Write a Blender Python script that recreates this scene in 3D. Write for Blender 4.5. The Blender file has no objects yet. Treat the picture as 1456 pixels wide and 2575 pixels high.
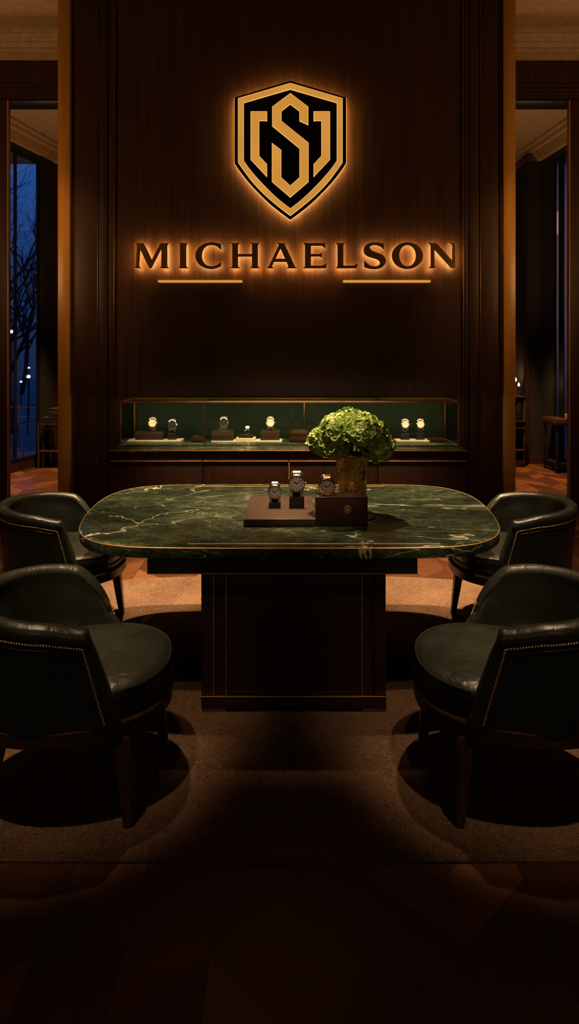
import bpy, bmesh, math, random
from mathutils import Vector, Matrix, noise as mnoise
random.seed(7)
R = math.radians
S = bpy.context.scene
COL = S.collection
F, HOR, CX, HC = 1500.0, 905.0, 728.0, 1.62      # focal length (px), horizon row, centre column, eye height

def W(px, py, Y):
    return Vector(((px-CX)*Y/F, Y, HC-(py-HOR)*Y/F))
def WX(px, Y): return (px-CX)*Y/F
def WZ(py, Y): return HC-(py-HOR)*Y/F

# ------------------------------------------------------------------ materials
def mat(name):
    m = bpy.data.materials.new(name); m.use_nodes = True
    nt = m.node_tree; b = nt.nodes['Principled BSDF']
    return m, nt, b
def nd(nt, typ, **kw):
    n = nt.nodes.new(typ)
    for k, v in kw.items():
        if k.startswith('i_'):
            key = k[2:]
            key = int(key) if key.isdigit() else key.replace('_', ' ')
            n.inputs[key].default_value = v
        else: setattr(n, k, v)
    return n
def ramp(nt, fac, stops):
    r = nt.nodes.new('ShaderNodeValToRGB'); e = r.color_ramp.elements
    while len(e) < len(stops): e.new(0.5)
    for el, (p, c) in zip(e, stops):
        el.position = p; el.color = (*c, 1) if len(c) == 3 else c
    nt.links.new(fac, r.inputs[0]); return r.outputs[0]
def coords(nt, scale=(1, 1, 1), kind='Object', rot=(0, 0, 0)):
    t = nt.nodes.new('ShaderNodeTexCoord'); mp = nt.nodes.new('ShaderNodeMapping')
    mp.inputs['Scale'].default_value = scale; mp.inputs['Rotation'].default_value = rot
    nt.links.new(t.outputs[kind], mp.inputs[0]); return mp.outputs[0]
def noise(nt, vec, scale=5, detail=4, rough=.5, dist=0):
    n = nd(nt, 'ShaderNodeTexNoise', i_Scale=scale, i_Detail=detail, i_Roughness=rough, i_Distortion=dist)
    nt.links.new(vec, n.inputs['Vector']); return n.outputs['Fac']
def bump(nt, b, h, strength=.2, dist=.01):
    n = nd(nt, 'ShaderNodeBump', i_Strength=strength, i_Distance=dist)
    nt.links.new(h, n.inputs['Height']); nt.links.new(n.outputs[0], b.inputs['Normal'])
def mth(nt, op, a, b=None, c=None):
    n = nt.nodes.new('ShaderNodeMath'); n.operation = op
    for i, v in enumerate((a, b, c)):
        if v is None: continue
        if isinstance(v, (int, float)): n.inputs[i].default_value = v
        else: nt.links.new(v, n.inputs[i])
    return n.outputs[0]
def mixc(nt, fac, a, b):
    n = nt.nodes.new('ShaderNodeMix'); n.data_type = 'RGBA'
    for i, v in ((0, fac), (6, a), (7, b)):
        if isinstance(v, (int, float)): n.inputs[i].default_value = v
        elif isinstance(v, tuple): n.inputs[i].default_value = (*v, 1)
        else: nt.links.new(v, n.inputs[i])
    return n.outputs[2]
def simple(name, col, rough=.5, metal=0, bumps=None, spec=.5, coat=0):
    m, nt, b = mat(name)
    b.inputs['Roughness'].default_value = rough; b.inputs['Metallic'].default_value = metal
    b.inputs['Specular IOR Level'].default_value = spec; b.inputs['Coat Weight'].default_value = coat
    v = coords(nt)
    n = noise(nt, v, 14, 4)
    c = ramp(nt, n, [(.25, tuple(x*.82 for x in col)), (.75, tuple(min(1, x*1.15) for x in col))])
    nt.links.new(c, b.inputs['Base Color'])
    if bumps: bump(nt, b, noise(nt, v, bumps[0], 5), bumps[1], .004)
    return m
def wood(name, c0, c1, rough=.42, sc=(45, 45, 1.3), bs=.12, coat=0, spec=.5):
    m, nt, b = mat(name)
    v = coords(nt, sc)
    n1 = noise(nt, v, 1.0, 6, .62, .6)
    n2 = noise(nt, coords(nt, tuple(x*4.5 for x in sc)), 1.0, 3, .6)
    f = mth(nt, 'ADD', mth(nt, 'MULTIPLY', n1, .7), mth(nt, 'MULTIPLY', n2, .3))
    nt.links.new(ramp(nt, f, [(.34, c0), (.5, tuple((p+q)*.5 for p, q in zip(c0, c1))), (.68, c1)]), b.inputs['Base Color'])
    b.inputs['Roughness'].default_value = rough; b.inputs['Coat Weight'].default_value = coat
    b.inputs['Specular IOR Level'].default_value = spec
    bump(nt, b, f, bs, .003)
    return m
def emit(name, col, strength):
    m, nt, b = mat(name)
    b.inputs['Base Color'].default_value = (*col, 1)
    b.inputs['Emission Color'].default_value = (*col, 1); b.inputs['Emission Strength'].default_value = strength
    b.inputs['Roughness'].default_value = .5
    return m
M = {}
M['wall_wood'] = wood('wall_wood', (.016, .0064, .0023), (.058, .0245, .0088), .5, (38, 38, .9), .25, 0, .3)
M['panel_wood'] = wood('panel_wood', (.016, .006, .0025), (.045, .017, .0065), .48, (30, 30, .8), .15, 0, .35)
M['cab_wood'] = wood('cabinet_wood', (.013, .0045, .002), (.03, .0105, .0042), .4, (26, 26, 1.2), .08, 0, .4)
M['ped_wood'] = wood('pedestal_wood', (.014, .0055, .003), (.032, .012, .006), .4, (30, 30, 1.2), .08, 0, .4)
M['post_wood'] = wood('post_bronze_wood', (.27, .13, .024), (.42, .205, .04), .36, (30, 30, .8), .1, 0, .5)
M['leg_wood'] = wood('leg_wood', (.03, .012, .005), (.075, .032, .012), .35, (40, 40, 2), .06, .2)
M['plaster'] = simple('plaster', (.34, .25, .17), .85, 0, (60, .05))
M['moulding_paint'] = simple('moulding_paint', (.38, .27, .17), .7)
M['dark_paint'] = simple('dark_paint', (.012, .012, .014), .55)
M['window_metal'] = simple('window_metal', (.008, .009, .011), .4, .3)
M['brass'] = simple('brass', (.62, .36, .13), .27, 1, (40, .04))
M['old_brass'] = simple('old_brass', (.34, .2, .085), .38, 1, (40, .05))
M['nail'] = simple('nail_brass', (.95, .6, .24), .38, .85)
M['line'] = simple('brass_line', (.72, .43, .17), .5, .85)
M['gold'] = simple('gold', (.83, .52, .22), .22, 1)
M['rose'] = simple('rose_gold', (.78, .5, .3), .22, 1)
M['steel'] = simple('steel', (.5, .47, .43), .26, 1)
M['bracelet'] = simple('bracelet_steel', (.26, .24, .22), .38, 1)
M['rose_bracelet'] = simple('rose_bracelet', (.42, .26, .15), .38, 1)
M['dark_steel'] = simple('dark_steel', (.25, .24, .23), .3, 1)
M['black_gloss'] = simple('black_gloss', (.004, .004, .004), .3, 0, None, .35)
M['black_block'] = simple('black_block', (.012, .011, .01), .35, 0, None, .5)
M['brown_leather'] = simple('brown_leather', (.05, .026, .017), .4, 0, (120, .12), .5)
M['box_leather'] = simple('box_leather', (.028, .0095, .0045), .4, 0, (120, .1), .4)
M['brown_lacquer'] = simple('brown_lacquer', (.035, .021, .014), .28, 0, None, .5)
M['cream'] = simple('cream_suede', (.62, .5, .32), .8, 0, (150, .1))
M['velvet'] = simple('green_velvet', (.008, .017, .008), .9, 0, (200, .2), .2)
M['piping'] = simple('leather_piping', (.02, .03, .022), .35, 0, None, .5)
M['thread'] = simple('thread', (.022, .024, .017), .5)
M['dial_cream'] = simple('dial_cream', (.85, .76, .58), .35, 0)
M['dial_dark'] = simple('dial_dark', (.02, .02, .022), .25, 0)
M['stem'] = simple('flower_stem', (.06, .13, .02), .5)
M['bark'] = simple('bark', (.02, .016, .014), .9)
M['snow'] = simple('snowy_ground', (.16, .16, .17), .7)
M['facade'] = simple('facade', (.26, .2, .19), .85, 0, (3, .2))
M['candle'] = simple('dark_candle', (.03, .015, .008), .4)
M['halo'] = emit('halo_led', (1.0, .56, .18), 34.0)
M['halo_shield'] = emit('halo_led_shield', (1.0, .56, .18), 26.0)
M['rim'] = emit('lit_acrylic_rim', (1.0, .52, .16), 1.15)
M['gold_face'] = None
M['gold_edge'] = emit('lit_gold_edge', (1.0, .62, .2), .95)
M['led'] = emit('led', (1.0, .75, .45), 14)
M['flame'] = emit('flame', (1.0, .6, .22), 25)
M['lampglobe'] = emit('lampglobe', (1.0, .8, .55), 6)
M['litpane'] = emit('lit_pane', (1.0, .6, .4), .13)

# gold faces of the emblem and bars, their brightness put in as emission
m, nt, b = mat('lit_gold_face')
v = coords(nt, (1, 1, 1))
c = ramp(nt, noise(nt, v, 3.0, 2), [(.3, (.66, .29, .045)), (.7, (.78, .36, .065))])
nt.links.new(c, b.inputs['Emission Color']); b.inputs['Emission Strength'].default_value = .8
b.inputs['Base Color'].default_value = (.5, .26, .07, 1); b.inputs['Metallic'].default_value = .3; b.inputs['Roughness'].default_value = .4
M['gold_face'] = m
# letter faces: brushed dark bronze
m, nt, b = mat('letter_bronze')
v = coords(nt, (60, 60, 3))
nt.links.new(ramp(nt, noise(nt, v, 1, 4), [(.3, (.16, .075, .022)), (.7, (.24, .12, .036))]), b.inputs['Base Color'])
b.inputs['Metallic'].default_value = .35; b.inputs['Roughness'].default_value = .55
M['letter'] = m
# leather
m, nt, b = mat('green_leather')
v = coords(nt)
n = noise(nt, v, 5, 4, .6, .5)
nt.links.new(ramp(nt, n, [(.3, (.0115, .0145, .0105)), (.7, (.024, .028, .02))]), b.inputs['Base Color'])
nt.links.new(ramp(nt, noise(nt, v, 9, 5, .65, 1.0), [(.3, (.25, .25, .25)), (.75, (.4, .4, .4))]), b.inputs['Roughness'])
fine = noise(nt, coords(nt, (1, 1, .45)), 38, 5, .65, 1.2)
wrk = noise(nt, coords(nt, (2.2, 2.2, .7)), 7, 3, .5, 1.5)
bump(nt, b, mth(nt, 'ADD', mth(nt, 'MULTIPLY', fine, .35), mth(nt, 'MULTIPLY', wrk, 1.0)), .28, .012)
b.inputs['Specular IOR Level'].default_value = .8
M['leather'] = m
# marble
def marble(name, k=1.3):
    m, nt, b = mat(name)
    v = coords(nt, (.8, 1.3, 1.3), 'Object', (0, 0, R(-14)))
    mott = noise(nt, v, 21, 9, .74, .5)
    big = noise(nt, v, 3.2, 4, .6, .6)
    base = ramp(nt, mth(nt, 'ADD', mth(nt, 'MULTIPLY', mott, .62), mth(nt, 'MULTIPLY', big, .38)),
                [(.36, (.004*k, .0066*k, .0038*k)), (.48, (.015*k, .0225*k, .0125*k)), (.57, (.034*k, .047*k, .027*k)), (.7, (.1*k, .12*k, .075*k))])
    def vein(scale, width, dist, mscale, lo, hi, stretch):
        vv = coords(nt, stretch, 'Object', (0, 0, R(-20)))
        n = noise(nt, vv, scale, 5, .55, dist)
        d = mth(nt, 'ABSOLUTE', mth(nt, 'SUBTRACT', n, .5))
        line = mth(nt, 'SUBTRACT', 1.0, mth(nt, 'MINIMUM', mth(nt, 'DIVIDE', d, width), 1.0))
        mk = nd(nt, 'ShaderNodeMapRange', i_1=lo, i_2=hi); nt.links.new(noise(nt, vv, mscale, 2), mk.inputs[0])
        return mth(nt, 'MULTIPLY', line, mk.outputs[0])
    v1 = mth(nt, 'MAXIMUM', vein(1.15, .0036, .9, 1.8, .4, .5, (.75, 1.15, 1)), vein(1.5, .0038, .8, 1.5, .44, .54, (.5, 1.25, 1.1)))
    v2 = vein(3.2, .005, 1.2, 2.6, .53, .63, (.6, 1.3, 1))
    v3 = vein(9, .011, 1.5, 5, .54, .66, (.55, 1.4, 1))
    allv = mth(nt, 'MINIMUM', mth(nt, 'ADD', mth(nt, 'ADD', v1, mth(nt, 'MULTIPLY', v2, .55)), mth(nt, 'MULTIPLY', v3, .4)), 1.0)
    sp = mth(nt, 'GREATER_THAN', noise(nt, coords(nt, (.6, 1.3, 1)), 75, 3, .6, .3), .69)
    allv = mth(nt, 'MAXIMUM', allv, mth(nt, 'MULTIPLY', sp, .3))
    nt.links.new(mixc(nt, allv, base, (.6, .58, .43)), b.inputs['Base Color'])
    b.inputs['Roughness'].default_value = .2; b.inputs['Specular IOR Level'].default_value = .12
    return m
M['marble'] = marble('green_marble')
# rug
m, nt, b = mat('rug_wool')
v = coords(nt)
n1 = noise(nt, v, 55, 3, .6, 2.5); n2 = noise(nt, v, 2.5, 3)
f = mth(nt, 'ADD', mth(nt, 'MULTIPLY', n1, .7), mth(nt, 'MULTIPLY', n2, .3))
nt.links.new(ramp(nt, f, [(.36, (.06, .032, .018)), (.5, (.135, .078, .045)), (.64, (.21, .13, .077))]), b.inputs['Base Color'])
b.inputs['Roughness'].default_value = .95; b.inputs['Specular IOR Level'].default_value = .1
bump(nt, b, n1, .8, .012); M['rug'] = m
# chevron parquet
def parquet(name, colw, plank, k=1.0):
    m, nt, b = mat(name)
    t = nt.nodes.new('ShaderNodeTexCoord'); sp = nt.nodes.new('ShaderNodeSeparateXYZ'); nt.links.new(t.outputs['Object'], sp.inputs[0])
    u = mth(nt, 'DIVIDE', mth(nt, 'ADD', sp.outputs[0], 40*colw-.018), colw)
    ci = mth(nt, 'FLOOR', u); fr = mth(nt, 'FRACT', u)
    par = mth(nt, 'MODULO', ci, 2.0)
    sgn = mth(nt, 'SUBTRACT', mth(nt, 'MULTIPLY', par, 2.0), 1.0)
    sh = mth(nt, 'MULTIPLY', mth(nt, 'MULTIPLY', mth(nt, 'SUBTRACT', fr, .5), sgn), colw*.9)
    w = mth(nt, 'DIVIDE', mth(nt, 'ADD', mth(nt, 'ADD', sp.outputs[1], 50), sh), plank)
    pi = mth(nt, 'FLOOR', w); pf = mth(nt, 'FRACT', w)
    cb = nt.nodes.new('ShaderNodeCombineXYZ'); nt.links.new(ci, cb.inputs[0]); nt.links.new(pi, cb.inputs[1])
    wn = nt.nodes.new('ShaderNodeTexWhiteNoise'); nt.links.new(cb.outputs[0], wn.inputs[0])
    add = nt.nodes.new('ShaderNodeVectorMath'); add.operation = 'ADD'
    rr = nt.nodes.new('ShaderNodeMapping'); rr.inputs['Scale'].default_value = (6, 40, 6); rr.inputs['Rotation'].default_value = (0, 0, R(40))
    nt.links.new(t.outputs['Object'], rr.inputs[0]); nt.links.new(rr.outputs[0], add.inputs[0]); nt.links.new(wn.outputs['Color'], add.inputs[1])
    g = noise(nt, add.outputs[0], 1.0, 5, .6, .8)
    f = mth(nt, 'ADD', mth(nt, 'MULTIPLY', wn.outputs['Value'], .55), mth(nt, 'MULTIPLY', g, .45))
    c = ramp(nt, f, [(.15, (.035*k, .012*k, .0045*k)), (.5, (.085*k, .032*k, .011*k)), (.85, (.19*k, .078*k, .026*k))])
    gap = mth(nt, 'MAXIMUM', mth(nt, 'LESS_THAN', pf, .012), mth(nt, 'LESS_THAN', fr, .012))
    nt.links.new(mixc(nt, gap, c, (.01, .004, .002)), b.inputs['Base Color'])
    b.inputs['Roughness'].default_value = .36
    bump(nt, b, g, .06, .004); return m
M['parquet'] = parquet('chevron_parquet', .237, .23)
# hammered brass for the vase
m, nt, b = mat('hammered_brass')
b.inputs['Base Color'].default_value = (.5, .29, .085, 1); b.inputs['Metallic'].default_value = .9
v = coords(nt, (1, 1, .55))
nt.links.new(ramp(nt, noise(nt, v, 18, 4), [(.3, (.42, .22, .055)), (.7, (.85, .52, .16))]), b.inputs['Base Color'])
nt.links.new(ramp(nt, noise(nt, v, 25, 3), [(.3, (.16, .16, .16)), (.8, (.34, .34, .34))]), b.inputs['Roughness'])
bump(nt, b, noise(nt, v, 42, 3, .55, .8), .5, .012); M['hammered'] = m
# petals
m, nt, b = mat('hydrangea_petal')
at = nd(nt, 'ShaderNodeAttribute', attribute_name='rim')
n = noise(nt, coords(nt), 30, 3)
base = ramp(nt, n, [(.3, (.16, .29, .03)), (.7, (.33, .5, .065))])
nt.links.new(mixc(nt, at.outputs['Fac'], base, (.66, .8, .28)), b.inputs['Base Color'])
b.inputs['Roughness'].default_value = .55; b.inputs['Subsurface Weight'].default_value = 0
M['petal'] = m
m, nt, b = mat('hydrangea_leaf')
nt.links.new(ramp(nt, noise(nt, coords(nt), 20, 4), [(.3, (.025, .06, .01)), (.7, (.07, .13, .02))]), b.inputs['Base Color'])
b.inputs['Roughness'].default_value = .45; M['leaf'] = m
# sunburst dial
m, nt, b = mat('sunburst_dial')
t = nt.nodes.new('ShaderNodeTexCoord'); sp = nt.nodes.new('ShaderNodeSeparateXYZ'); nt.links.new(t.outputs['Object'], sp.inputs[0])
ang = mth(nt, 'ARCTAN2', sp.outputs[2], sp.outputs[0])
cb = nt.nodes.new('ShaderNodeCombineXYZ'); nt.links.new(ang, cb.inputs[0])
nt.links.new(ramp(nt, noise(nt, cb.outputs[0], 9, 4, .7), [(.32, (.13, .115, .105)), (.68, (.42, .39, .35))]), b.inputs['Base Color'])
b.inputs['Metallic'].default_value = .1; b.inputs['Roughness'].default_value = .4
M['sunburst'] = m
m2 = m.copy(); m2.name = 'sunburst_dial_brown'
for n_ in m2.node_tree.nodes:
    if n_.type == 'VALTORGB':
        n_.color_ramp.elements[0].color = (.09, .065, .045, 1); n_.color_ramp.elements[1].color = (.3, .22, .16, 1)
M['sunburst_brown'] = m2
# glass sheets: transparent with a fresnel reflection
def glass(name, tint=(1, 1, 1), k=1.0):
    m = bpy.data.materials.new(name); m.use_nodes = True; nt = m.node_tree
    nt.nodes.remove(nt.nodes['Principled BSDF']); out = nt.nodes['Material Output']
    tr = nd(nt, 'ShaderNodeBsdfTransparent'); tr.inputs[0].default_value = (*tint, 1)
    gl = nd(nt, 'ShaderNodeBsdfGlossy'); gl.inputs['Roughness'].default_value = .02
    fr = nd(nt, 'ShaderNodeFresnel', i_IOR=1.45)
    mx = nd(nt, 'ShaderNodeMixShader')
    nt.links.new(mth(nt, 'MULTIPLY', fr.outputs[0], k), mx.inputs[0])
    nt.links.new(tr.outputs[0], mx.inputs[1]); nt.links.new(gl.outputs[0], mx.inputs[2]); nt.links.new(mx.outputs[0], out.inputs[0])
    return m
M['glass'] = glass('display_glass', (.93, .96, .93), .8)
M['win_glass'] = glass('window_glass', (.9, .93, .97), .5)

# ------------------------------------------------------------------ mesh helpers
class MB:
    def __init__(s): s.bm = bmesh.new()
    def box(s, x0, x1, y0, y1, z0, z1, bev=0, seg=2):
        b = bmesh.new(); bmesh.ops.create_cube(b, size=1)
        for v in b.verts:
            v.co = Vector(((x0+x1)/2+v.co.x*(x1-x0), (y0+y1)/2+v.co.y*(y1-y0), (z0+z1)/2+v.co.z*(z1-z0)))
        if bev: bmesh.ops.bevel(b, geom=b.edges[:], offset=bev, segments=seg, profile=.5, affect='EDGES')
        return s.add(b)
    def add(s, b, mtx=None):
        me = bpy.data.meshes.new('t'); b.to_mesh(me); b.free()
        if mtx is not None: me.transform(mtx)
        s.bm.from_mesh(me); bpy.data.meshes.remove(me); return s
    def rings(s, rings, closed=True, cap0=True, cap1=True, loop=False):
        vs = [[s.bm.verts.new(p) for p in r] for r in rings]
        n = len(rings[0]); pairs = list(zip(vs, vs[1:]))
        if loop: pairs.append((vs[-1], vs[0]))
        for a, b in pairs:
            for i in range(n if closed else n-1):
                j = (i+1) % n
                try: s.bm.faces.new((a[i], a[j], b[j], b[i]))
                except ValueError: pass
        if not loop and closed:
            if cap0: s.bm.faces.new(vs[0][::-1])
            if cap1: s.bm.faces.new(vs[-1])
        return s
    def lathe(s, prof, seg=32, c=(0, 0, 0)):
        rs = [[Vector((c[0]+r*math.cos(2*math.pi*k/seg), c[1]+r*math.sin(2*math.pi*k/seg), c[2]+z)) for k in range(seg)] for r, z in prof]
        return s.rings(rs)
    def tube(s, pts, r, seg=8, loop=False):
        pts = [Vector(p) for p in pts]; rs = []
        n = len(pts); up = None
        for i, p in enumerate(pts):
            if loop: d = pts[(i+1) % n]-pts[i-1]
            else: d = pts[min(i+1, n-1)]-pts[max(i-1, 0)]
            d.normalize()
            if up is None: up = d.orthogonal().normalized()
            up = (up-d*up.dot(d)); up = up.normalized() if up.length > 1e-6 else d.orthogonal().normalized()
            sd = d.cross(up); rr = r[i] if isinstance(r, (list, tuple)) else r
            rs.append([p+(up*math.cos(2*math.pi*k/seg)+sd*math.sin(2*math.pi*k/seg))*rr for k in range(seg)])
        return s.rings(rs, loop=loop)
    def sphere(s, c, r, seg=12, rg=8, sc=(1, 1, 1)):
        b = bmesh.new(); bmesh.ops.create_uvsphere(b, u_segments=seg, v_segments=rg, radius=r)
        return s.add(b, Matrix.Translation(c) @ Matrix.Diagonal((*sc, 1)))
    def build(s, name, m, parent=None, smooth=True, mirror=False, mtx=None):
        if mtx is not None: bmesh.ops.transform(s.bm, matrix=mtx, verts=s.bm.verts)
        if mirror:
            for v in s.bm.verts: v.co.x = -v.co.x
        bmesh.ops.recalc_face_normals(s.bm, faces=s.bm.faces)
        me = bpy.data.meshes.new(name); s.bm.to_mesh(me); s.bm.free()
        if smooth:
            for p in me.polygons: p.use_smooth = True
            try: me.set_sharp_from_angle(angle=R(38))
            except Exception: pass
        me.materials.append(m)
        o = bpy.data.objects.new(name, me); COL.objects.link(o)
        if parent: o.parent = parent
        return o
def tag(o, label=None, cat=None, group=None, kind=None):
    if label: o['label'] = label
    if cat: o['category'] = cat
    if group: o['group'] = group
    if kind: o['kind'] = kind
    return o
def empty(name, loc=(0, 0, 0), label=None, cat=None, group=None):
    o = bpy.data.objects.new(name, None); COL.objects.link(o); o.location = loc; o.empty_display_size = .05
    return tag(o, label, cat, group)
def struct(name, mb, m, parent=None, smooth=False, label=None):
    o = mb.build(name, m, parent, smooth)
    if not parent: tag(o, label, None, None, 'structure')
    return o
def copy_tree(o, loc, label, rot=None):
    c = o.copy(); COL.objects.link(c); c.location = loc
    if rot is not None: c.rotation_euler = (0, 0, rot)
    c['label'] = label
    for ch in list(o.children):
        k = ch.copy(); COL.objects.link(k); k.parent = c
        for g in list(ch.children):
            d = g.copy(); COL.objects.link(d); d.parent = k
    return c
def catmull(pts, n=5):
    out = []
    P = [pts[0]]+list(pts)+[pts[-1]]
    for i in range(1, len(P)-2):
        p0, p1, p2, p3 = [Vector(q) for q in P[i-1:i+3]]
        for k in range(n):
            t = k/n
            out.append(.5*((2*p1)+(p2-p0)*t+(2*p0-5*p1+4*p2-p3)*t*t+(3*p1-p0-3*p2+p3)*t*t*t))
    out.append(Vector(pts[-1])); return out
def sheet(name, loops, m, parent, y0, y1, offset=0, bevel=0):
    """flat outline(s) in world X/Z, extruded from y0 to y1"""
    cu = bpy.data.curves.new('tmp', 'CURVE'); cu.dimensions = '2D'; cu.fill_mode = 'BOTH'
    cu.extrude = abs(y1-y0)/2; cu.offset = offset
    if bevel: cu.bevel_depth = bevel; cu.bevel_resolution = 1; cu.offset = offset-bevel
    for lp in loops:
        sp = cu.splines.new('POLY'); sp.points.add(len(lp)-1); sp.use_cyclic_u = True
        for p, q in zip(sp.points, lp): p.co = (q[0], q[1], 0, 1)
    to = bpy.data.objects.new('tmp', cu); COL.objects.link(to)
    bpy.context.view_layer.update()
    me = bpy.data.meshes.new_from_object(to.evaluated_get(bpy.context.evaluated_depsgraph_get()))
    bpy.data.objects.remove(to); bpy.data.curves.remove(cu)
    yc = (y0+y1)/2
    for v in me.vertices: v.co = Vector((v.co.x, yc-v.co.z, v.co.y))
    me.name = name; me.materials.clear(); me.materials.append(m)
    for p in me.polygons: p.material_index = 0
    o = bpy.data.objects.new(name, me); COL.objects.link(o)
    if parent: o.parent = parent
    return o
def bx(name, m, parent, x0, x1, y0, y1, z0, z1, bev=.002, smooth=True):
    return MB().box(x0, x1, y0, y1, z0, z1, bev).build(name, m, parent, smooth)

# ------------------------------------------------------------------ the setting
YW = 5.86                                   # face of the sign wall
def PX(p): return WX(p, YW)
CEIL = 5.2
struct('floor', MB().box(-5.3, 5.3, -2.3, 10.3, -.12, 0), M['parquet'])
o = struct('ceiling', MB().box(-5.3, 5.3, -2.3, 6.8, CEIL, CEIL+.1), M['plaster'])
struct('wall_left', MB().box(-5.3, -5.15, -2.2, 6.75, 0, CEIL), M['panel_wood'])
struct('wall_right', MB().box(5.15, 5.3, -2.2, 6.75, 0, CEIL), M['panel_wood'])
struct('wall_rear', MB().box(-5.3, 5.3, -2.3, -2.2, 0, CEIL), M['panel_wood'])
# sign wall
XL, XR = PX(150), PX(1292)
struct('wall_center', MB().box(XL+.02, XR-.02, YW, 6.72, 0, CEIL), M['wall_wood'])
# profile strips on both flanks (pixel span, protrusion)
strips = [(180, 187, -.0, None), (188, 245, .012, 'panel_wood'), (250, 272, .02, 'panel_wood'), (276, 287, .034, 'panel_wood'),
          (1166, 1175, .034, 'panel_wood'), (1178, 1203, .02, 'panel_wood'), (1210, 1252, .012, 'panel_wood'), (1256, 1262, .02, 'panel_wood')]
tn = 1
for a, b_, pr, mm in strips:
    if mm is None: continue
    struct('trim_%d' % tn, MB().box(PX(a), PX(b_), YW-pr, YW+.01, 0, CEIL, .004), M[mm], smooth=True); tn += 1
for a, pr in ((288.6, .03), (246.6, .016), (1163.6, .03), (1207.5, .016)):
    struct('trim_%d' % tn, MB().box(PX(a)-.003, PX(a)+.003, YW-pr, YW+.01, 0, CEIL, .0012), M['old_brass'], smooth=True); tn += 1  # thin brass beads standing in for the glint along the panel edges
for a, b_ in ((150, 180), (1263, 1292)):
    struct('trim_%d' % tn, MB().box(PX(a), PX(b_), YW-.05, 6.74, 0, CEIL, .004), M['post_wood'], smooth=True); tn += 1
# header walls with openings into the side salons
YH = 6.55
def HX(p): return WX(p, YH)
zh, zc0 = WZ(255, YH), WZ(152, YH)
struct('wall_header_left', MB().box(-5.2, XL, YH, YH+.2, zh, CEIL), M['panel_wood'])
struct('wall_header_right', MB().box(XR, 5.2, YH, YH+.2, zh, CEIL), M['panel_wood'])
struct('wall_jamb_left', MB().box(-5.2, HX(22), YH-.03, YH+.02, 0, zh), M['panel_wood'])
struct('wall_jamb_right', MB().box(HX(1430), 5.2, YH-.03, YH+.02, 0, zh), M['panel_wood'])
for (x0, x1) in ((HX(22), HX(25.5)), (HX(1426.5), HX(1430))):
    struct('trim_%d' % tn, MB().box(x0, x1, YH-.04, YH+.01, 0, zh, .002), M['post_wood'], smooth=True); tn += 1
for s_, x0, x1 in ((0, -5.15, XL), (1, XR, 5.15)):
    # stepped lines on the header
    for py in (214, 224, 236):
        struct('trim_%d' % tn, MB().box(x0, x1, YH-.015, YH+.01, WZ(py, YH)-.018, WZ(py, YH)+.008, .004), M['panel_wood'], smooth=True); tn += 1
    struct('trim_%d' % tn, MB().box(x0, x1, YH-.012, YH+.205, zh-.004, zh+.02, .003), M['black_gloss'], smooth=True); tn += 1
# cornices (main room): profile swept along X
def cornice(name, x0, x1, prof, m):
    mb = MB(); mb.rings([[Vector((x0, y, z)) for y, z in prof], [Vector((x1, y, z)) for y, z in prof]])
    return struct(name, mb, m, smooth=True)
d = YH
prof = [(d, zc0), (d-.02, zc0), (d-.02, zc0+.09), (d-.035, zc0+.1), (d-.035, zc0+.13), (d-.07, zc0+.16), (d-.07, zc0+.175), (d-.11, zc0+.2), (d-.135, zc0+.225),
        (d-.135, zc0+.24), (d-.155, zc0+.25), (d-.155, zc0+.263), (d-.175, zc0+.27), (d-.175, CEIL), (d, CEIL)]
cornice('trim_%d' % tn, -5.15, XL, prof, M['moulding_paint']); tn += 1
cornice('trim_%d' % tn, XR, 5.15, prof, M['moulding_paint']); tn += 1

# side salons behind ---------------------------------------------------------
ZF = 5.0
struct('ceiling_rear', MB().box(-5.3, 5.3, 6.6, 10.3, ZF, ZF+.1), M['plaster'])
struct('wall_back', MB().box(-3.75, 4.0, 10.05, 10.2, 0, ZF+.1), M['panel_wood'])
A0, A1 = Vector((-3.98, 8.49)), Vector((-3.70, 9.57))          # left salon wall line
B0, B1 = Vector((4.0, 8.58)), Vector((3.83, 10.04))            # right salon wall line
def wall_frame(p0, p1):
    t = (p1-p0).normalized(); return t
def slant(name, P, Q, y0, y1, th, z0, z1, m, parent=None, out=1, bev=0, kind=True):
    """box standing along the line P-Q between depths y0 and y1; thickness th outward (out = +-1 in x)"""
    t = (Q-P).normalized(); n = Vector((t.y, -t.x))*out
    if n.x*out < 0: n = -n
    def at(y): return P+t*((y-P.y)/t.y)
    a, b_ = at(y0), at(y1); mb = MB()
    off0, off1 = (th if isinstance(th, tuple) else (0, th))
    q = [a+n*off0, b_+n*off0, b_+n*off1, a+n*off1]
    mb.rings([[Vector((p.x, p.y, z0)) for p in q], [Vector((p.x, p.y, z1)) for p in q]])
    if bev: bmesh.ops.bevel(mb.bm, geom=mb.bm.edges[:], offset=bev, segments=2, affect='EDGES')
    o = mb.build(name, m, parent, bool(bev))
    if parent is None and kind: tag(o, None, None, None, 'structure')
    return o
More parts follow.
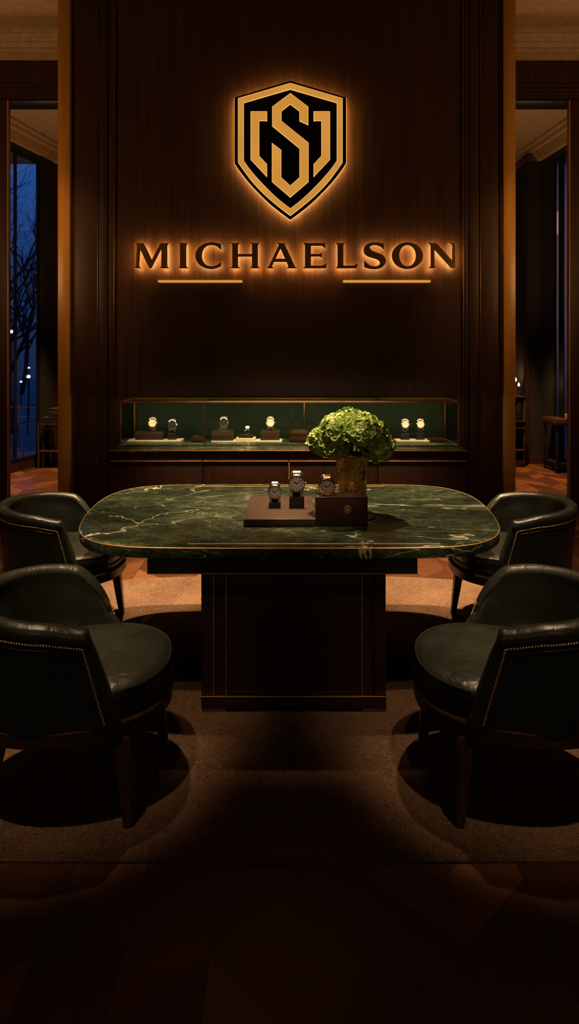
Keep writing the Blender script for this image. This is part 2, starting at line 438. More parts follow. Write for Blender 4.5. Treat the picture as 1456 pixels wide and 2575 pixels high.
# left salon
slant('wall_left_salon', A0, A1, 9.12, 10.06, .015, 0, ZF+.05, M['dark_paint'], out=-1)
slant('wall_left_sill', A0, A1, 6.7, 9.12, .05, 0, .13, M['panel_wood'], out=-1)
slant('wall_left_lintel', A0, A1, 6.7, 9.12, .05, 4.66, ZF+.05, M['dark_paint'], out=-1)
slant('trim_%d' % tn, A0, A1, 9.12, 9.4, (-.03, 0), 0, 4.75, M['dark_paint'], out=-1); tn += 1
slant('trim_%d' % tn, A0, A1, 9.42, 10.05, (-.02, 0), 0, 4.7, M['panel_wood'], out=-1); tn += 1
def salon_cornice(P, Q, out, z0, z1):
    global tn
    for a, b_, c_ in ((z0, z1, .06), ((z0*.4+z1*.6), z1, .13), (z1-.05, z1, .19)):
        slant('trim_%d' % tn, P, Q, 6.8, 10.05, (-c_, 0), a, b_, M['moulding_paint'], out=out); tn += 1
salon_cornice(A0, A1, -1, 4.74, ZF); salon_cornice(B0, B1, 1, 4.72, ZF)
def window(name, P, Q, out, y0, y1, z0, z1, bars, rails):
    w = empty(name, (0, 0, 0)); w['kind'] = 'structure'
    mb = MB()
    t = (Q-P).normalized(); n = Vector((abs(t.y), -t.x*(1 if out > 0 else -1)))*out
    n = Vector((t.y, -t.x)); n = n if n.x*out > 0 else -n
    def at(y): return P+t*((y-P.y)/t.y)
    def post(ya, yb, za, zb, d0=.0, d1=.02):
        a, b_ = at(ya), at(yb); q = [a+n*d0, b_+n*d0, b_+n*d1, a+n*d1]
        mb.rings([[Vector((p.x, p.y, za)) for p in q], [Vector((p.x, p.y, zb)) for p in q]])
    post(y0, y0+.06, z0, z1); post(y1-.06, y1, z0, z1); post(y0, y1, z0, z0+.06); post(y0, y1, z1-.06, z1)
    for yb in bars: post(yb, yb+.045, z0, z1)
    for zr in rails: post(y0, y1, zr, zr+.035)
    mb.build('window_frame', M['window_metal'], w, False)
    mb2 = MB(); a, b_ = at(y0), at(y1); q = [a+n*.012, b_+n*.012, b_+n*.017, a+n*.017]
    mb2.rings([[Vector((p.x, p.y, z0)) for p in q], [Vector((p.x, p.y, z1)) for p in q]])
    mb2.build('pane', M['win_glass'], w, False)
window('window_1', A0, A1, -1, 6.75, 9.12, .13, 4.66, [7.6, 8.585], [])
# right salon
slant('wall_right_salon', B0, B1, 8.95, 10.06, .015, 0, ZF+.05, M['dark_paint'], out=1)
slant('wall_right_sill', B0, B1, 6.7, 8.95, .05, 0, .13, M['panel_wood'], out=1)
slant('wall_right_lintel', B0, B1, 6.7, 8.95, .05, 4.62, ZF+.05, M['dark_paint'], out=1)
window('window_2', B0, B1, 1, 6.75, 8.95, .13, 4.62, [7.4, 8.69, 8.73, 8.765], [])
struct('wall_pier', MB().box(WX(1325, 9.3), 4.05, 9.3, 10.1, 0, 4.72), M['dark_paint'])
struct('trim_%d' % tn, MB().box(WX(1325, 9.28), WX(1330, 9.28), 9.27, 9.31, 0, 4.7), M['panel_wood']); tn += 1
struct('baseboard_right', MB().box(WX(1331, 9.28), 3.93, 9.27, 9.31, 0, .12), M['panel_wood'])
for xx in (3.42, 3.62, 3.78):
    struct('trim_%d' % tn, MB().box(xx-.012, xx+.012, 10.02, 10.06, 0, 4.7, .004), M['post_wood'], smooth=True); tn += 1
# outer shells so that no light leaks around the salons
struct('wall_left_return', MB().box(-5.3, -4.2, 6.6, 6.8, 0, CEIL), M['panel_wood'])
struct('wall_right_return', MB().box(4.2, 5.3, 6.6, 6.8, 0, CEIL), M['panel_wood'])

# outside -------------------------------------------------------------------
struct('ground_outside_left', MB().box(-40, -4.5, 7, 60, -.3, -.12), M['snow'])
struct('ground_outside_right', MB().box(4.5, 40, 7, 60, -.3, -.12), M['snow'])
def tree(name, base, h, label, seed, lean):
    rnd = random.Random(seed); mb = MB()
    def grow(p, d, ln, r, lev):
        pts = [p.copy()]; q = p.copy(); dd = d.copy(); n = 5
        for k in range(n):
            dd = (dd+Vector((rnd.uniform(-.16, .16), rnd.uniform(-.16, .16), rnd.uniform(-.03, .1)))).normalized()
            q = q+dd*(ln/n); pts.append(q.copy())
        mb.tube(pts, [r*(1-.1*k) for k in range(n+1)], 6 if lev < 3 else 4)
        if lev >= 5: return
        for k in range(4 if lev < 2 else 3):
            f_ = rnd.uniform(.4, 1.0) if k else 1.0
            pi = min(n, max(1, int(f_*n)))
            a = rnd.uniform(0, 6.28); tilt = rnd.uniform(.4, .95)
            ax = dd.orthogonal().normalized(); ax.rotate(Matrix.Rotation(a, 3, dd))
            nd_ = (dd*math.cos(tilt)+ax*math.sin(tilt)).normalized()
            grow(pts[pi], nd_, ln*rnd.uniform(.55, .78), r*.52, lev+1)
    grow(Vector(base), Vector((lean, 0, 1)).normalized(), h*.36, h*.012, 0)
    o = mb.build(name, M['bark'], None, True); tag(o, label, 'tree', 'bare trees outside the left window'); return o
tree('bare_tree', (-6.55, 14.2, -.2), 9, 'bare branching tree nearest the left window, dark against the blue dusk', 3, -.1)
tree('bare_tree', (-10.1, 20.5, -.2), 11, 'bare tree farther off behind the nearer one, left window', 11, .04)
tree('bare_tree', (-13.5, 30, -.2), 11, 'distant bare tree with its trunk low in the left window', 23, .05)
def lamp(px, py, Y, r, label, post=True):
    p = W(px, py, Y); o = empty('street_lamp', (p.x, p.y, -.15), label, 'street lamp', 'street lamps outside the left window')
    MB().sphere((0, 0, p.z+.15), r).build('lamp_globe', M['lampglobe'], o)
    MB().tube([(0, 0, 0), (0, 0, p.z+.15-r*.8)], .025).build('post', M['window_metal'], o)
lamp(28, 834, 17, .05, 'glowing street lamp highest in the left window, beside the jamb')
lamp(72, 947, 18, .05, 'brightest low street lamp seen near the right edge of the left window')
lamp(73, 925, 23, .034, 'small dim street lamp just above the brightest low one')
lamp(53, 960, 21, .034, 'small street lamp low in the left window near the mullion')
mbr = MB()
for z in (.55, .18):
    mbr.tube([(-6.1, 9.4, z), (-6.1, 20, z)], .02)
for k in range(12): mbr.tube([(-6.1, 9.4+k*.9, -.15), (-6.1, 9.4+k*.9, .56)], .016)
tag(mbr.build('railing', M['window_metal']), 'dark metal railing outside the left window', 'railing')
bl = empty('building', (7.2, 17, -.2), 'grey brown building facade seen through the right window', 'building')
MB().box(0, 8, 0, 5, 0, 14).build('facade_wall', M['facade'], bl, False)
for k in range(5):
    for i in range(4):
        if i == 0: continue
        MB().box(.36+i*1.9, 1.2+i*1.9, -.04, .02, 1+k*2.5, 2.6+k*2.5, .01).build('window', M['window_metal'], bl)
MB().box(.3, .475, -.04, .02, 5.39, 6.04).build('lit_window', M['litpane'], bl, False)

# ------------------------------------------------------------------ the sign
YS = YW-.065
def sgn(pts, ox, oy, sc): return [(WX(ox+x/sc, YS), WZ(oy+y/sc, YS)) for x, y in pts]
def mir(pts): return pts+[(1456-x, y) for x, y in pts[::-1] if abs(x-728) > 1]
def S8(pts): return sgn(pts, 560, 180, 4.282)
shield = empty('shield_emblem', (0, 0, 0), 'backlit black and gold shield emblem with an angular S on the wall', 'sign')
lowo = [tuple(p) for p in catmull([(1328, 992), (1262, 1088), (1180, 1192), (1070, 1310), (930, 1444), (728, 1600)], 6)]
outer = mir([(728, 105), (1328, 285)]+lowo)
lowf = [tuple(p) for p in catmull([(1288, 985), (1225, 1075), (1130, 1200), (1000, 1335), (860, 1455), (728, 1557)], 6)]
fo = mir([(728, 133), (1288, 297)]+lowf)
lowi = [tuple(p) for p in catmull([(1229, 966), (1150, 1075), (1035, 1205), (895, 1345), (800, 1425), (728, 1480)], 6)]
fi = mir([(728, 200), (1229, 346)]+lowi)
sheet('backing_plate', [S8(outer)], M['black_gloss'], shield, YS-.012, YS)
sheet('led_backlight', [S8(outer)], M['halo_shield'], shield, YS+.008, YS+.014, -.012)
sheet('acrylic_rim', [S8(outer)], M['rim'], shield, YS+.0005, YS+.007, .004)
for sx_, pz_ in ((-.2, 330), (.2, 330), (-.2, 420), (.2, 420)):
    MB().tube([(sx_, YS+.0005, WZ(pz_, YS)), (sx_, YW+.002, WZ(pz_, YS))], .01, 10).build('mounting_stud', M['old_brass'], shield)
brkL = [(303, 438), (477, 438), (477, 542), (460, 537), (393, 537), (393, 915), (477, 1005), (477, 1140), (303, 953)]
brkR = [(1456-x, y) for x, y in brkL]
ess = [(728, 243), (920, 388), (920, 583), (827, 540), (827, 435), (728, 360), (632, 435), (632, 540), (923, 775), (923, 1192), (728, 1360), (532, 1192),
       (532, 778), (630, 852), (630, 1145), (728, 1235), (828, 1145), (828, 835), (535, 595), (535, 388)]
for nm, lp in (('shield_border', [fo, fi]), ('bracket_mark', [brkL]), ('bracket_mark', [brkR]), ('letter_s_mark', [ess])):
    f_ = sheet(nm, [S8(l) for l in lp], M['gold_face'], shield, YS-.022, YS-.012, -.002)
    sheet('lit_edge', [S8(l) for l in lp], M['gold_edge'], f_, YS-.0205, YS-.0125, .0012)  # emissive outline stands in for the light caught along the gold edges
# letters traced as wedge-serif capitals
def runs(*rs):
    out = []
    for r in rs:
        if r[0] == 's': out += [tuple(p) for p in catmull(r[1], 5)]
        else: out += r[1]
    return out
ell = lambda cx, cy, rx, ry: [(cx+rx*math.cos(2*math.pi*k/56), cy+ry*math.sin(2*math.pi*k/56)) for k in range(56)]
LET = {
 'm': (330, [[(45, 88), (170, 88), (273, 305), (385, 88), (500, 88), (500, 94), (480, 108), (474, 130), (474, 380), (482, 402), (505, 412), (505, 417), (375, 417), (375, 412),
   (392, 402), (397, 380), (397, 165), (266, 418), (240, 418), (122, 172), (110, 380), (116, 402), (138, 412), (138, 417), (38, 417), (38, 412), (58, 402), (65, 380), (78, 130), (72, 106), (45, 94)]]),
 'i': (330, [[(610, 88), (748, 88), (748, 94), (728, 106), (722, 128), (722, 378), (728, 400), (755, 412), (755, 417), (612, 417), (612, 412), (634, 400), (640, 378), (640, 128), (634, 106), (610, 94)]]),
 'c': (330, [runs(('s', [(1180, 100), (1120, 84), (1050, 78), (960, 95), (890, 140), (852, 195), (841, 252), (852, 312), (886, 365), (945, 405), (1030, 427), (1110, 418), (1178, 390)]),
   ('s', [(1187, 326), (1150, 358), (1100, 384), (1050, 391), (1000, 380), (957, 345), (933, 300), (926, 252), (933, 205), (957, 155), (1000, 123), (1050, 114), (1100, 122), (1145, 150), (1180, 190)]))]),
 'h': (600, [[(-107, 88), (21, 88), (21, 94), (0, 106), (-6, 128), (-6, 230), (175, 230), (175, 128), (170, 106), (150, 94), (150, 88), (278, 88), (278, 94), (260, 106), (254, 128), (254, 378),
   (260, 400), (285, 412), (285, 417), (147, 417), (147, 412), (168, 400), (175, 378), (175, 265), (-6, 265), (-6, 378), (0, 400), (24, 412), (24, 417), (-110, 417), (-110, 412), (-88, 400),
   (-82, 378), (-82, 128), (-87, 106), (-107, 94)]]),
 'a': (600, [[(500, 88), (597, 88), (735, 385), (745, 402), (768, 412), (768, 417), (630, 417), (630, 412), (645, 402), (648, 385), (625, 333), (462, 333), (442, 385), (444, 402), (465, 412),
   (465, 417), (362, 417), (362, 412), (385, 402), (400, 380), (522, 120), (520, 104), (500, 94)], [(548, 160), (607, 293), (485, 293)]]),
 'e': (600, [[(840, 88), (1135, 88), (1135, 170), (1110, 140), (1090, 124), (946, 124), (946, 230), (1062, 230), (1078, 215), (1090, 192), (1090, 295), (1078, 275), (1062, 264), (946, 264),
   (946, 382), (1080, 382), (1120, 370), (1160, 335), (1145, 417), (840, 417), (840, 412), (860, 402), (866, 380), (866, 128), (862, 106), (840, 94)]]),
 'l': (600, [[(1265, 88), (1393, 88), (1393, 94), (1375, 106), (1370, 128), (1370, 382), (1470, 382), (1510, 376), (1540, 358), (1562, 335), (1546, 417), (1265, 417), (1265, 412), (1285, 402),
   (1292, 380), (1292, 128), (1287, 106), (1265, 94)]]),
 's': (880, [runs(('s', [(445, 100), (400, 86), (320, 78), (240, 92), (190, 130), (176, 185), (192, 232), (240, 265), (300, 285), (358, 305), (388, 335), (384, 365), (352, 386), (310, 391), (260, 376), (215, 345), (182, 312)]),
   ('s', [(182, 400), (240, 420), (320, 428), (400, 415), (450, 375), (468, 320), (455, 275), (412, 236), (350, 212), (295, 190), (264, 163), (260, 140), (285, 120), (330, 115), (380, 128), (415, 150), (441, 182)]))]),
 'o': (880, [ell(748, 252, 203, 175), ell(750, 252, 109, 137)]),
 'n': (880, [[(1012, 88), (1130, 88), (1330, 312), (1333, 128), (1326, 106), (1290, 94), (1290, 88), (1390, 88), (1390, 94), (1374, 106), (1370, 128), (1370, 417), (1322, 417), (1100, 172),
   (1100, 378), (1106, 400), (1127, 412), (1127, 417), (1017, 417), (1017, 412), (1045, 400), (1052, 378), (1052, 120), (1035, 100), (1012, 94)]]),
}
for ch in 'michaelson':
    ox, loops = LET[ch]
    e = empty('sign_letter', (0, 0, 0), 'halo-lit dark bronze capital letter %s of the wall lettering' % ch.upper(), 'sign letter', 'lettering under the shield')
    lw = [sgn(l, ox, 595, 5.2) for l in loops]
    sheet('letter_face', lw, M['letter'], e, YS-.014, YS)
    sheet('led_backlight', lw, M['halo'], e, YS+.008, YS+.014, -.004)
    sheet('acrylic_rim', lw, M['rim'], e, YS+.0005, YS+.006, .0016)
for a, b_, lb in ((397, 608, 'slim gold bar on the wall under the letters I, C and H'), (864, 1083, 'slim gold bar on the wall under the letters L, S and O')):
    o = sheet('gold_bar', [[(WX(a, YS), WZ(704, YS)), (WX(b_, YS), WZ(704, YS)), (WX(b_, YS), WZ(709, YS)), (WX(a, YS), WZ(709, YS))]], M['gold_face'], None, YS, YW)
    tag(o, lb, 'sign bar', 'gold bars under the lettering')

# ------------------------------------------------------------------ display cabinet and glass showcase
YC = 5.11; ZC = .85
c0, c1 = WX(276, YC), WX(1176, YC)
cab = empty('display_cabinet', (0, YC, 0), 'long dark wooden cabinet with brass lines standing against the sign wall', 'cabinet')
def loc(o, e):
    o.parent = e
    for v in o.data.vertices: v.co -= e.location
    return o
def lb(name, m, e, x0, x1, y0, y1, z0, z1, bev=.002):
    return loc(bx(name, m, None, x0, x1, y0, y1, z0, z1, bev), e)
lb('body', M['cab_wood'], cab, c0+.03, c1-.03, YC+.03, 5.80, .06, ZC-.03)
seams = [276, 509, 727, 951, 1176]
zb1 = WZ(1160, YC)
for a, b_ in zip(seams, seams[1:]):
    x0, x1 = WX(a+1, YC), WX(b_-1, YC)
    lb('drawer_front', M['cab_wood'], cab, x0, x1, YC+.012, YC+.034, zb1+.006, ZC-.034)
    lb('door', M['cab_wood'], cab, x0, x1, YC+.012, YC+.034, .07, zb1-.006)
    lb('brass_line', M['line'], cab, x0, x1, YC+.004, YC+.03, zb1-.004, zb1+.004, .001)
lb('brass_line', M['line'], cab, WX(726, YC), WX(728, YC), YC+.004, YC+.03, .07, zb1-.008, .001)
lb('countertop', M['marble'], cab, c0, c1, YC, 5.83, ZC-.03, ZC)
lb('edge_trim', M['line'], cab, c0-.002, c1+.002, YC-.005, YC+.002, ZC-.012, ZC-.004, .001)
lb('plinth', M['black_block'], cab, c0+.06, c1-.06, YC+.08, 5.8, 0, .06)

YF, YB = 5.32, 5.80
sx0, sx1 = WX(304, YF), WX(1153, YF); bx0, bx1 = sx0+.02, sx1-.0
ZT = WZ(1010, YF)
sc = empty('glass_showcase', (0, YF, ZC), 'brass framed glass showcase with green velvet back on the cabinet', 'showcase')
def bar(x0, x1, y0, y1, z0, z1, m='line'): return lb('frame_bar', M[m], sc, x0, x1, y0, y1, z0, z1, .0015)
t = .007
bar(sx0, sx1, YF-t, YF+t, ZT-.012, ZT+.006); bar(sx0, sx1, YB-t, YB+.004, ZT-.004, ZT+.004)
for x in (sx0, sx1):
    bar(x-.004, x+.004, YF-.004, YF+.004, ZC, ZT); bar(x-.004, x+.004, YF, YB, ZT-.004, ZT+.005); bar(x-.003, x+.003, YB-.006, YB, ZC, ZT)
    bar(x-.003, x+.003, YF, YB, ZC+.002, ZC+.008)
for px in (513, 969):
    x = WX(px, YF); bar(x-.005, x+.005, YF-.005, YF+.005, ZC, ZT, 'old_brass'); bar(x-.004, x+.004, YF, YB, ZT-.004, ZT+.002, 'old_brass')
x = WX(765, 5.7); bar(x-.002, x+.002, 5.7, 5.704, ZC+.13, ZT-.004, 'old_brass')
bar(sx0, sx1, YF-.003, YF+.003, ZC, ZC+.006, 'old_brass')
lb('velvet_back', M['velvet'], sc, sx0+.02, sx1-.02, YB-.02, YB-.008, ZC, ZT-.01)
lb('showcase_floor', M['marble'], sc, sx0+.006, sx1-.006, YF+.006, YB-.02, ZC, ZC+.008)
lb('glass_pane', M['glass'], sc, sx0, sx1, YF-.002, YF+.002, ZC+.006, ZT-.012, 0)
for x in (sx0, sx1): lb('glass_pane', M['glass'], sc, x-.002, x+.002, YF+.006, YB-.006, ZC+.008, ZT-.004, 0)
lb('glass_top', M['glass'], sc, sx0+.004, sx1-.004, YF+.007, YB-.007, ZT-.003, ZT+.003, 0)
for px in (428, 466, 570, 610, 705, 780, 1005, 1040):
    lb('led_spot', M['led'], sc, WX(px, 5.4)-.005, WX(px, 5.4)+.005, 5.398, 5.408, ZT-.012, ZT-.006, 0)
ZI = ZC+.0085      # floor of the showcase

def block(name, px0, px1, pyt, pyb, Yf, dep, m, label, cat, group=None, lidm=None, z0=ZI, trim=None):
    """box given by its front face in pixels, standing at z0"""
    x0, x1 = WX(px0, Yf), WX(px1, Yf); h = (pyb-pyt)*Yf/F
    e = empty(name, ((x0+x1)/2, Yf+dep/2, z0), label, cat, group); w = (x1-x0)/2
    MB().box(-w, w, -dep/2, dep/2, 0, h, .002).build('body' if lidm or trim else 'block', m, e)
    if trim: MB().box(-w-.001, w+.001, -dep/2-.001, dep/2+.001, h-.004, h-.001, .0006).build('edge_trim', trim, e)
    e['_h'] = h
    return e, z0+h
def slab(px0, px1, Yf, dep, h, label, z0=ZI):
    x0, x1 = WX(px0, Yf), WX(px1, Yf)
    e = empty('display_slab', ((x0+x1)/2, Yf+dep/2, z0), label, 'display slab', 'cream display slabs in the showcase'); w = (x1-x0)/2
    MB().box(-w, w, -dep/2, dep/2, 0, h, .002).build('slab', M['cream'], e); return z0+h

# ------------------------------------------------------------------ watches
def make_watch(loc_, r, z_c, case_m, dial_m, strap_m, label, group, hands_m, style='bracelet', tilt=14):
    """stands on loc_, dial centre z_c above it, case radius r; dial faces -Y tilted up"""
    e = empty('wristwatch', loc_, label, 'watch', group)
    T = Matrix.Translation((0, 0, z_c)) @ Matrix.Rotation(R(-tilt), 4, 'X')
    RY = Matrix.Rotation(R(90), 4, 'X')          # lathe axis Z -> -Y
    dep = r*.45
    case = MB().lathe([(.0, -dep), (.9*r, -dep), (1.0*r, -dep*.7), (1.0*r, -dep*.1), (.95*r, 0), (.8*r, .0)], 40)
    for sx in (-1, 1):                            # lugs
        for sz in (-1, 1):
            case.tube([(sx*r*.62, sz*r*.62, -dep*.35), (sx*r*.58, sz*r*1.05, -dep*.45), (sx*r*.54, sz*r*1.28, -dep*.8)], [r*.21, r*.19, r*.13], 8)
    case.build('case', case_m, e, mtx=T @ RY)
    MB().lathe([(.80*r, -.02*r), (.83*r, .06*r), (.9*r, .07*r), (.96*r, .01*r), (.95*r, -.04*r)], 40).build('bezel', case_m, e, mtx=T @ RY)
    # dial keeps its own centre so the sunburst radiates from it
    dl = MB().lathe([(0, -.04*r), (.82*r, -.04*r), (.82*r, .0), (.4*r, .002*r), (.001*r, .002*r)], 40).build('dial', dial_m, e, mtx=RY)
    dl.matrix_local = T
    mk = MB()
    for k in range(12):
        a = k*math.pi/6; w_ = .045*r if k % 3 else .07*r
        b = bmesh.new(); bmesh.ops.create_cube(b, size=1)
        mk.add(b, Matrix.Rotation(-a, 4, 'Z') @ Matrix.Translation((0, .64*r, .02*r)) @ Matrix.Diagonal((w_, .2*r, .03*r, 1)))
    mk.build('hour_markers', hands_m, e, False, mtx=T @ RY)
    for nm, a, ln, w_ in (('hour_hand', -58, .42, .07), ('minute_hand', 52, .62, .05)):
        b = bmesh.new(); bmesh.ops.create_cube(b, size=1)
        mbx = MB().add(b, Matrix.Rotation(R(-a), 4, 'Z') @ Matrix.Translation((0, ln*r*.42, .055*r)) @ Matrix.Diagonal((w_*r, ln*r, .02*r, 1)))
        mbx.build(nm, hands_m, e, False, mtx=T @ RY)
    cr = MB().lathe([(0, 0), (.11*r, 0), (.13*r, .05*r), (.13*r, .14*r), (.1*r, .18*r), (0, .18*r)], 14)
    cr.build('crown', case_m, e, mtx=T @ Matrix.Translation((r*.98, dep*.4, 0)) @ Matrix.Rotation(R(90), 4, 'Y'))
    # closed strap loop: ellipse standing behind the case, bottom on loc_
    a_z = (z_c+1.3*r)*.5; cy = r*1.05; rs = []; n = 40
    hw0, hw1 = r*.5, r*.42
    for k in range(n):
        th = 2*math.pi*k/n
        ct = math.cos(th); y = cy-r*.6*math.copysign(abs(ct)**.6, ct); z = a_z+(a_z-r*.08)*math.sin(th)
        ny, nz = -math.cos(th), math.sin(th)
        fr = max(0, math.cos(th)); hw = hw1+(hw0-hw1)*fr
        tk = r*.07+(r*.025 if (style == 'bracelet' and k % 2) else 0)
        rs.append([Vector((-hw, y+ny*tk, z+nz*tk)), Vector((hw, y+ny*tk, z+nz*tk)), Vector((hw, y-ny*tk*.8, z-nz*tk*.8)), Vector((-hw, y-ny*tk*.8, z-nz*tk*.8))])
    MB().rings(rs, loop=True).build('strap', strap_m, e, False)
    # soft cushion inside the loop
    cu = []
    for k in range(24):
        th = 2*math.pi*k/24
        cu.append((cy-r*.48*math.cos(th), a_z+a_z*.85*math.sin(th)))
    MB().rings([[Vector((-hw1*.85, y, z)) for y, z in cu], [Vector((hw1*.85, y, z)) for y, z in cu]]).build('cushion', M['black_block'], e)
    return e
GRP = 'watches in the glass showcase'
YI = 5.5
slA = slab(319, 455, YI, .17, .018, 'wide cream display slab at the left end of the showcase')
slC = slab(531, 588, YI, .16, .012, 'small cream slab under the box of the dark-dial watch beside the brass divider')
slD = slab(646, 709, YI, .17, .014, 'cream slab just right of the tiered cream jewel stand')
slE = slab(998, 1091, YI, .16, .018, 'cream slab at the right end of the showcase under two small blocks')
bg = 'dark display boxes in the showcase'
eA, zA = block('display_box', 340, 409, 1089, 1109, YI+.03, .12, M['brown_lacquer'], 'wide dark box on the leftmost cream slab, carrying a gold watch', 'display box', bg, z0=slA)
eB, zB = block('display_block', 422, 442, 1090, 1108, YI+.04, .07, M['black_block'], 'small black block on the leftmost cream slab, carrying a steel watch', 'display block', bg, z0=slA)
eC, zC_ = block('display_box', 532.5, 586, 1086, 1110, YI+.02, .12, M['brown_lacquer'], 'dark box carrying the black-dial steel watch, right of the brass divider', 'display box', bg, z0=slC)
eD, zD = block('display_box', 655, 703, 1086, 1110, YI+.03, .11, M['brown_lacquer'], 'dark box carrying a gold watch, right of the tiered jewel stand', 'display box', bg, z0=slD)
eE, zE = block('display_block', 1009, 1029, 1090, 1107, YI+.04, .07, M['black_block'], 'black block carrying the left of two watches at the right end', 'display block', bg, z0=slE)
eF, zF = block('display_block', 1048, 1068, 1090, 1107, YI+.04, .07, M['black_block'], 'black block carrying the right of two watches at the right end', 'display block', bg, z0=slE)
def sw(px, py, z0, y, case_m, dial_m, strap_m, hm, label, style='bracelet', r=.043):
    zc_ = WZ(py, y)-z0
    make_watch((WX(px, y), y, z0), r, max(zc_, .04), M[case_m], M[dial_m], M[strap_m], label, GRP, M[hm], style, 6)
sw(383, 1064, zA, YI+.06, 'rose', 'dial_cream', 'rose_bracelet', 'dark_steel', 'gold watch with pale dial on the wide box at the left end')
sw(433, 1069, zB, YI+.05, 'steel', 'dial_dark', 'dark_steel', 'steel', 'steel watch with dark dial on the small black block at the left end')
sw(562.5, 1063, zC_, YI+.05, 'steel', 'dial_dark', 'dark_steel', 'steel', 'steel watch with black dial on the box right of the brass divider')
sw(680, 1063, zD, YI+.05, 'rose', 'dial_cream', 'rose_bracelet', 'dark_steel', 'gold watch with pale dial between the jewel stand and the brown book-like boxes')
sw(1019.5, 1067, zE, YI+.05, 'steel', 'dial_cream', 'rose_bracelet', 'dark_steel', 'pale dial watch on the black block nearer the flowers', r=.04)
sw(1058, 1067, zF, YI+.05, 'rose', 'dial_cream', 'rose_bracelet', 'dark_steel', 'pale dial watch on the black block at the far right end', r=.04)
# jewel stand: tiers + ring
je = empty('jewel_stand', (WX(617, YI), YI+.08, ZI), 'tiered cream stand with a black pad in the middle of the showcase', 'jewel stand')
MB().box(-.105, .105, -.08, .08, 0, .014, .002).build('lower_tier', M['cream'], je)
MB().box(-.09, .09, -.065, .075, .0142, .036, .002).build('upper_tier', M['cream'], je)
MB().box(-.068, .068, -.05, .06, .0362, .062, .003).build('black_pad', M['black_block'], je)
rg = empty('jewel_ring', (WX(622, YI+.06), YI+.07, ZI+.0625), 'sparkling ring standing on the black pad of the tiered stand', 'ring')
MB().tube([(.024*math.cos(a*.2618), 0, .026+.024*math.sin(a*.2618)) for a in range(24)], .004, 8, True).build('band', M['gold'], rg)
gm = MB(); gm.lathe([(.001, -.022), (.017, -.002), (.019, .004), (.012, .012), (.001, .012)], 9, (0, 0, .068)); gm.build('gemstone', M['led'], rg, False)  # stone emits light to paint its sparkle
MB().lathe([(.012, .044), (.016, .05), (.018, .062), (.014, .062), (.01, .05)], 10).build('setting', M['gold'], rg)
# small boxes
def gift(px0, px1, pyt, pyb, label, two=False, clasp=True):
    x0, x1 = WX(px0, YI), WX(px1, YI); h = (pyb-pyt)*YI/F; w = (x1-x0)/2
    e = empty('jewel_box', ((x0+x1)/2, YI+.05, ZI), label, 'jewellery box', 'closed jewellery boxes in the showcase')
    MB().box(-w, w, -.05, .05, 0, h*.97, .003).build('body', M['box_leather'], e)
    MB().box(-w-.001, w+.001, -.051, .051, h*.5-.0015, h*.5+.0015, .0005).build('lid_line', M['brass'], e)
    return e, ZI+h*.97
g1, z1 = gift(480, 511, 1099, 1112, 'small brown box with gold top left of the brass divider')
p1 = empty('gold_plaque', (WX(494, YI), YI+.05, z1+.0003), 'gold plaque lying on the small brown box left of the divider', 'plaque')
MB().box(-.038, .038, -.035, .035, 0, .014, .003).build('plate', M['gold'], p1)
g2, z2 = gift(729, 779, 1098, 1113, 'lower brown box of the stack of two left of the flowers')
g3 = empty('jewel_box', (WX(753, YI), YI+.05, z2+.0003), 'upper brown box of the stack of two left of the flowers', 'jewellery box', 'closed jewellery boxes in the showcase')
MB().box(-.085, .085, -.045, .045, 0, .045, .003).build('body', M['box_leather'], g3)
MB().box(-.086, .086, -.046, .046, .03, .033, .0005).build('lid_line', M['brass'], g3)
p2 = empty('gold_plaque', (WX(753, YI), YI+.05, z2+.0456), 'gold plaque on top of the two stacked brown boxes', 'plaque')
MB().box(-.065, .065, -.03, .03, 0, .014, .003).build('plate', M['gold'], p2)
g4 = empty('jewel_tray', (WX(1099, YI), YI+.05, ZI), 'flat brown tray with gold rim at the right end of the showcase', 'tray')
MB().box(-.07, .07, -.05, .05, 0, .03, .003).build('body', M['box_leather'], g4)
MB().box(-.072, .072, -.052, .052, .0302, .038, .002).build('rim', M['gold'], g4)

# ------------------------------------------------------------------ marble table
ZTB = .79
half = [(0, 2.635), (.35, 2.637), (.60, 2.645), (.76, 2.667), (.88, 2.72), (.975, 2.815), (1.04, 2.95), (1.085, 3.15), (1.11, 3.35), (1.118, 3.53), (1.10, 3.69), (1.04, 3.83), (.94, 3.92), (.80, 3.965), (.6, 3.98), (.3, 3.985), (0, 3.985)]
hp = catmull(half, 6)
outl = [Vector((p.x, p.y)) for p in hp]+[Vector((-p.x, p.y)) for p in hp[::-1][1:-1]]
tb = empty('marble_table', (0, 3.3, 0), 'large rounded green marble table on a dark wooden pedestal', 'table')
cen = Vector((0, 3.31))
def off(dd):
    n = len(outl); r_ = []
    for i, p in enumerate(outl):
        d_ = (outl[(i+1) % n]-outl[i-1]).normalized(); r_.append(p+Vector((d_.y, -d_.x))*dd)
    return r_
def ring(dd, z): return [Vector((p.x, p.y, z)) for p in off(dd)]
mb = MB(); b0 = ZTB-.053
mb.rings([ring(-.008, b0), ring(-.002, b0+.003), ring(0, b0+.008), ring(0, ZTB-.007), ring(-.002, ZTB-.002), ring(-.007, ZTB)])
loc(mb.build('tabletop', M['marble']), tb)
loc(MB().tube([Vector((p.x, p.y, ZTB-.0035)) for p in off(-.0015)], .0028, 6, True).build('edge_trim', M['line']), tb)
loc(bx('brass_inlay', M['line'], None, -.46, .68, 2.686, 2.698, ZTB-.002, ZTB+.0006, 0), tb)  # front strip paints the reflection of the gold sign in the marble
loc(bx('brass_inlay', M['line'], None, -.62, .62, 3.915, 3.925, ZTB-.002, ZTB+.0006, 0), tb)  # same painted gold reflection near the back edge
YP = 2.72; a0, a1 = WX(370, YP), WX(1050, YP)
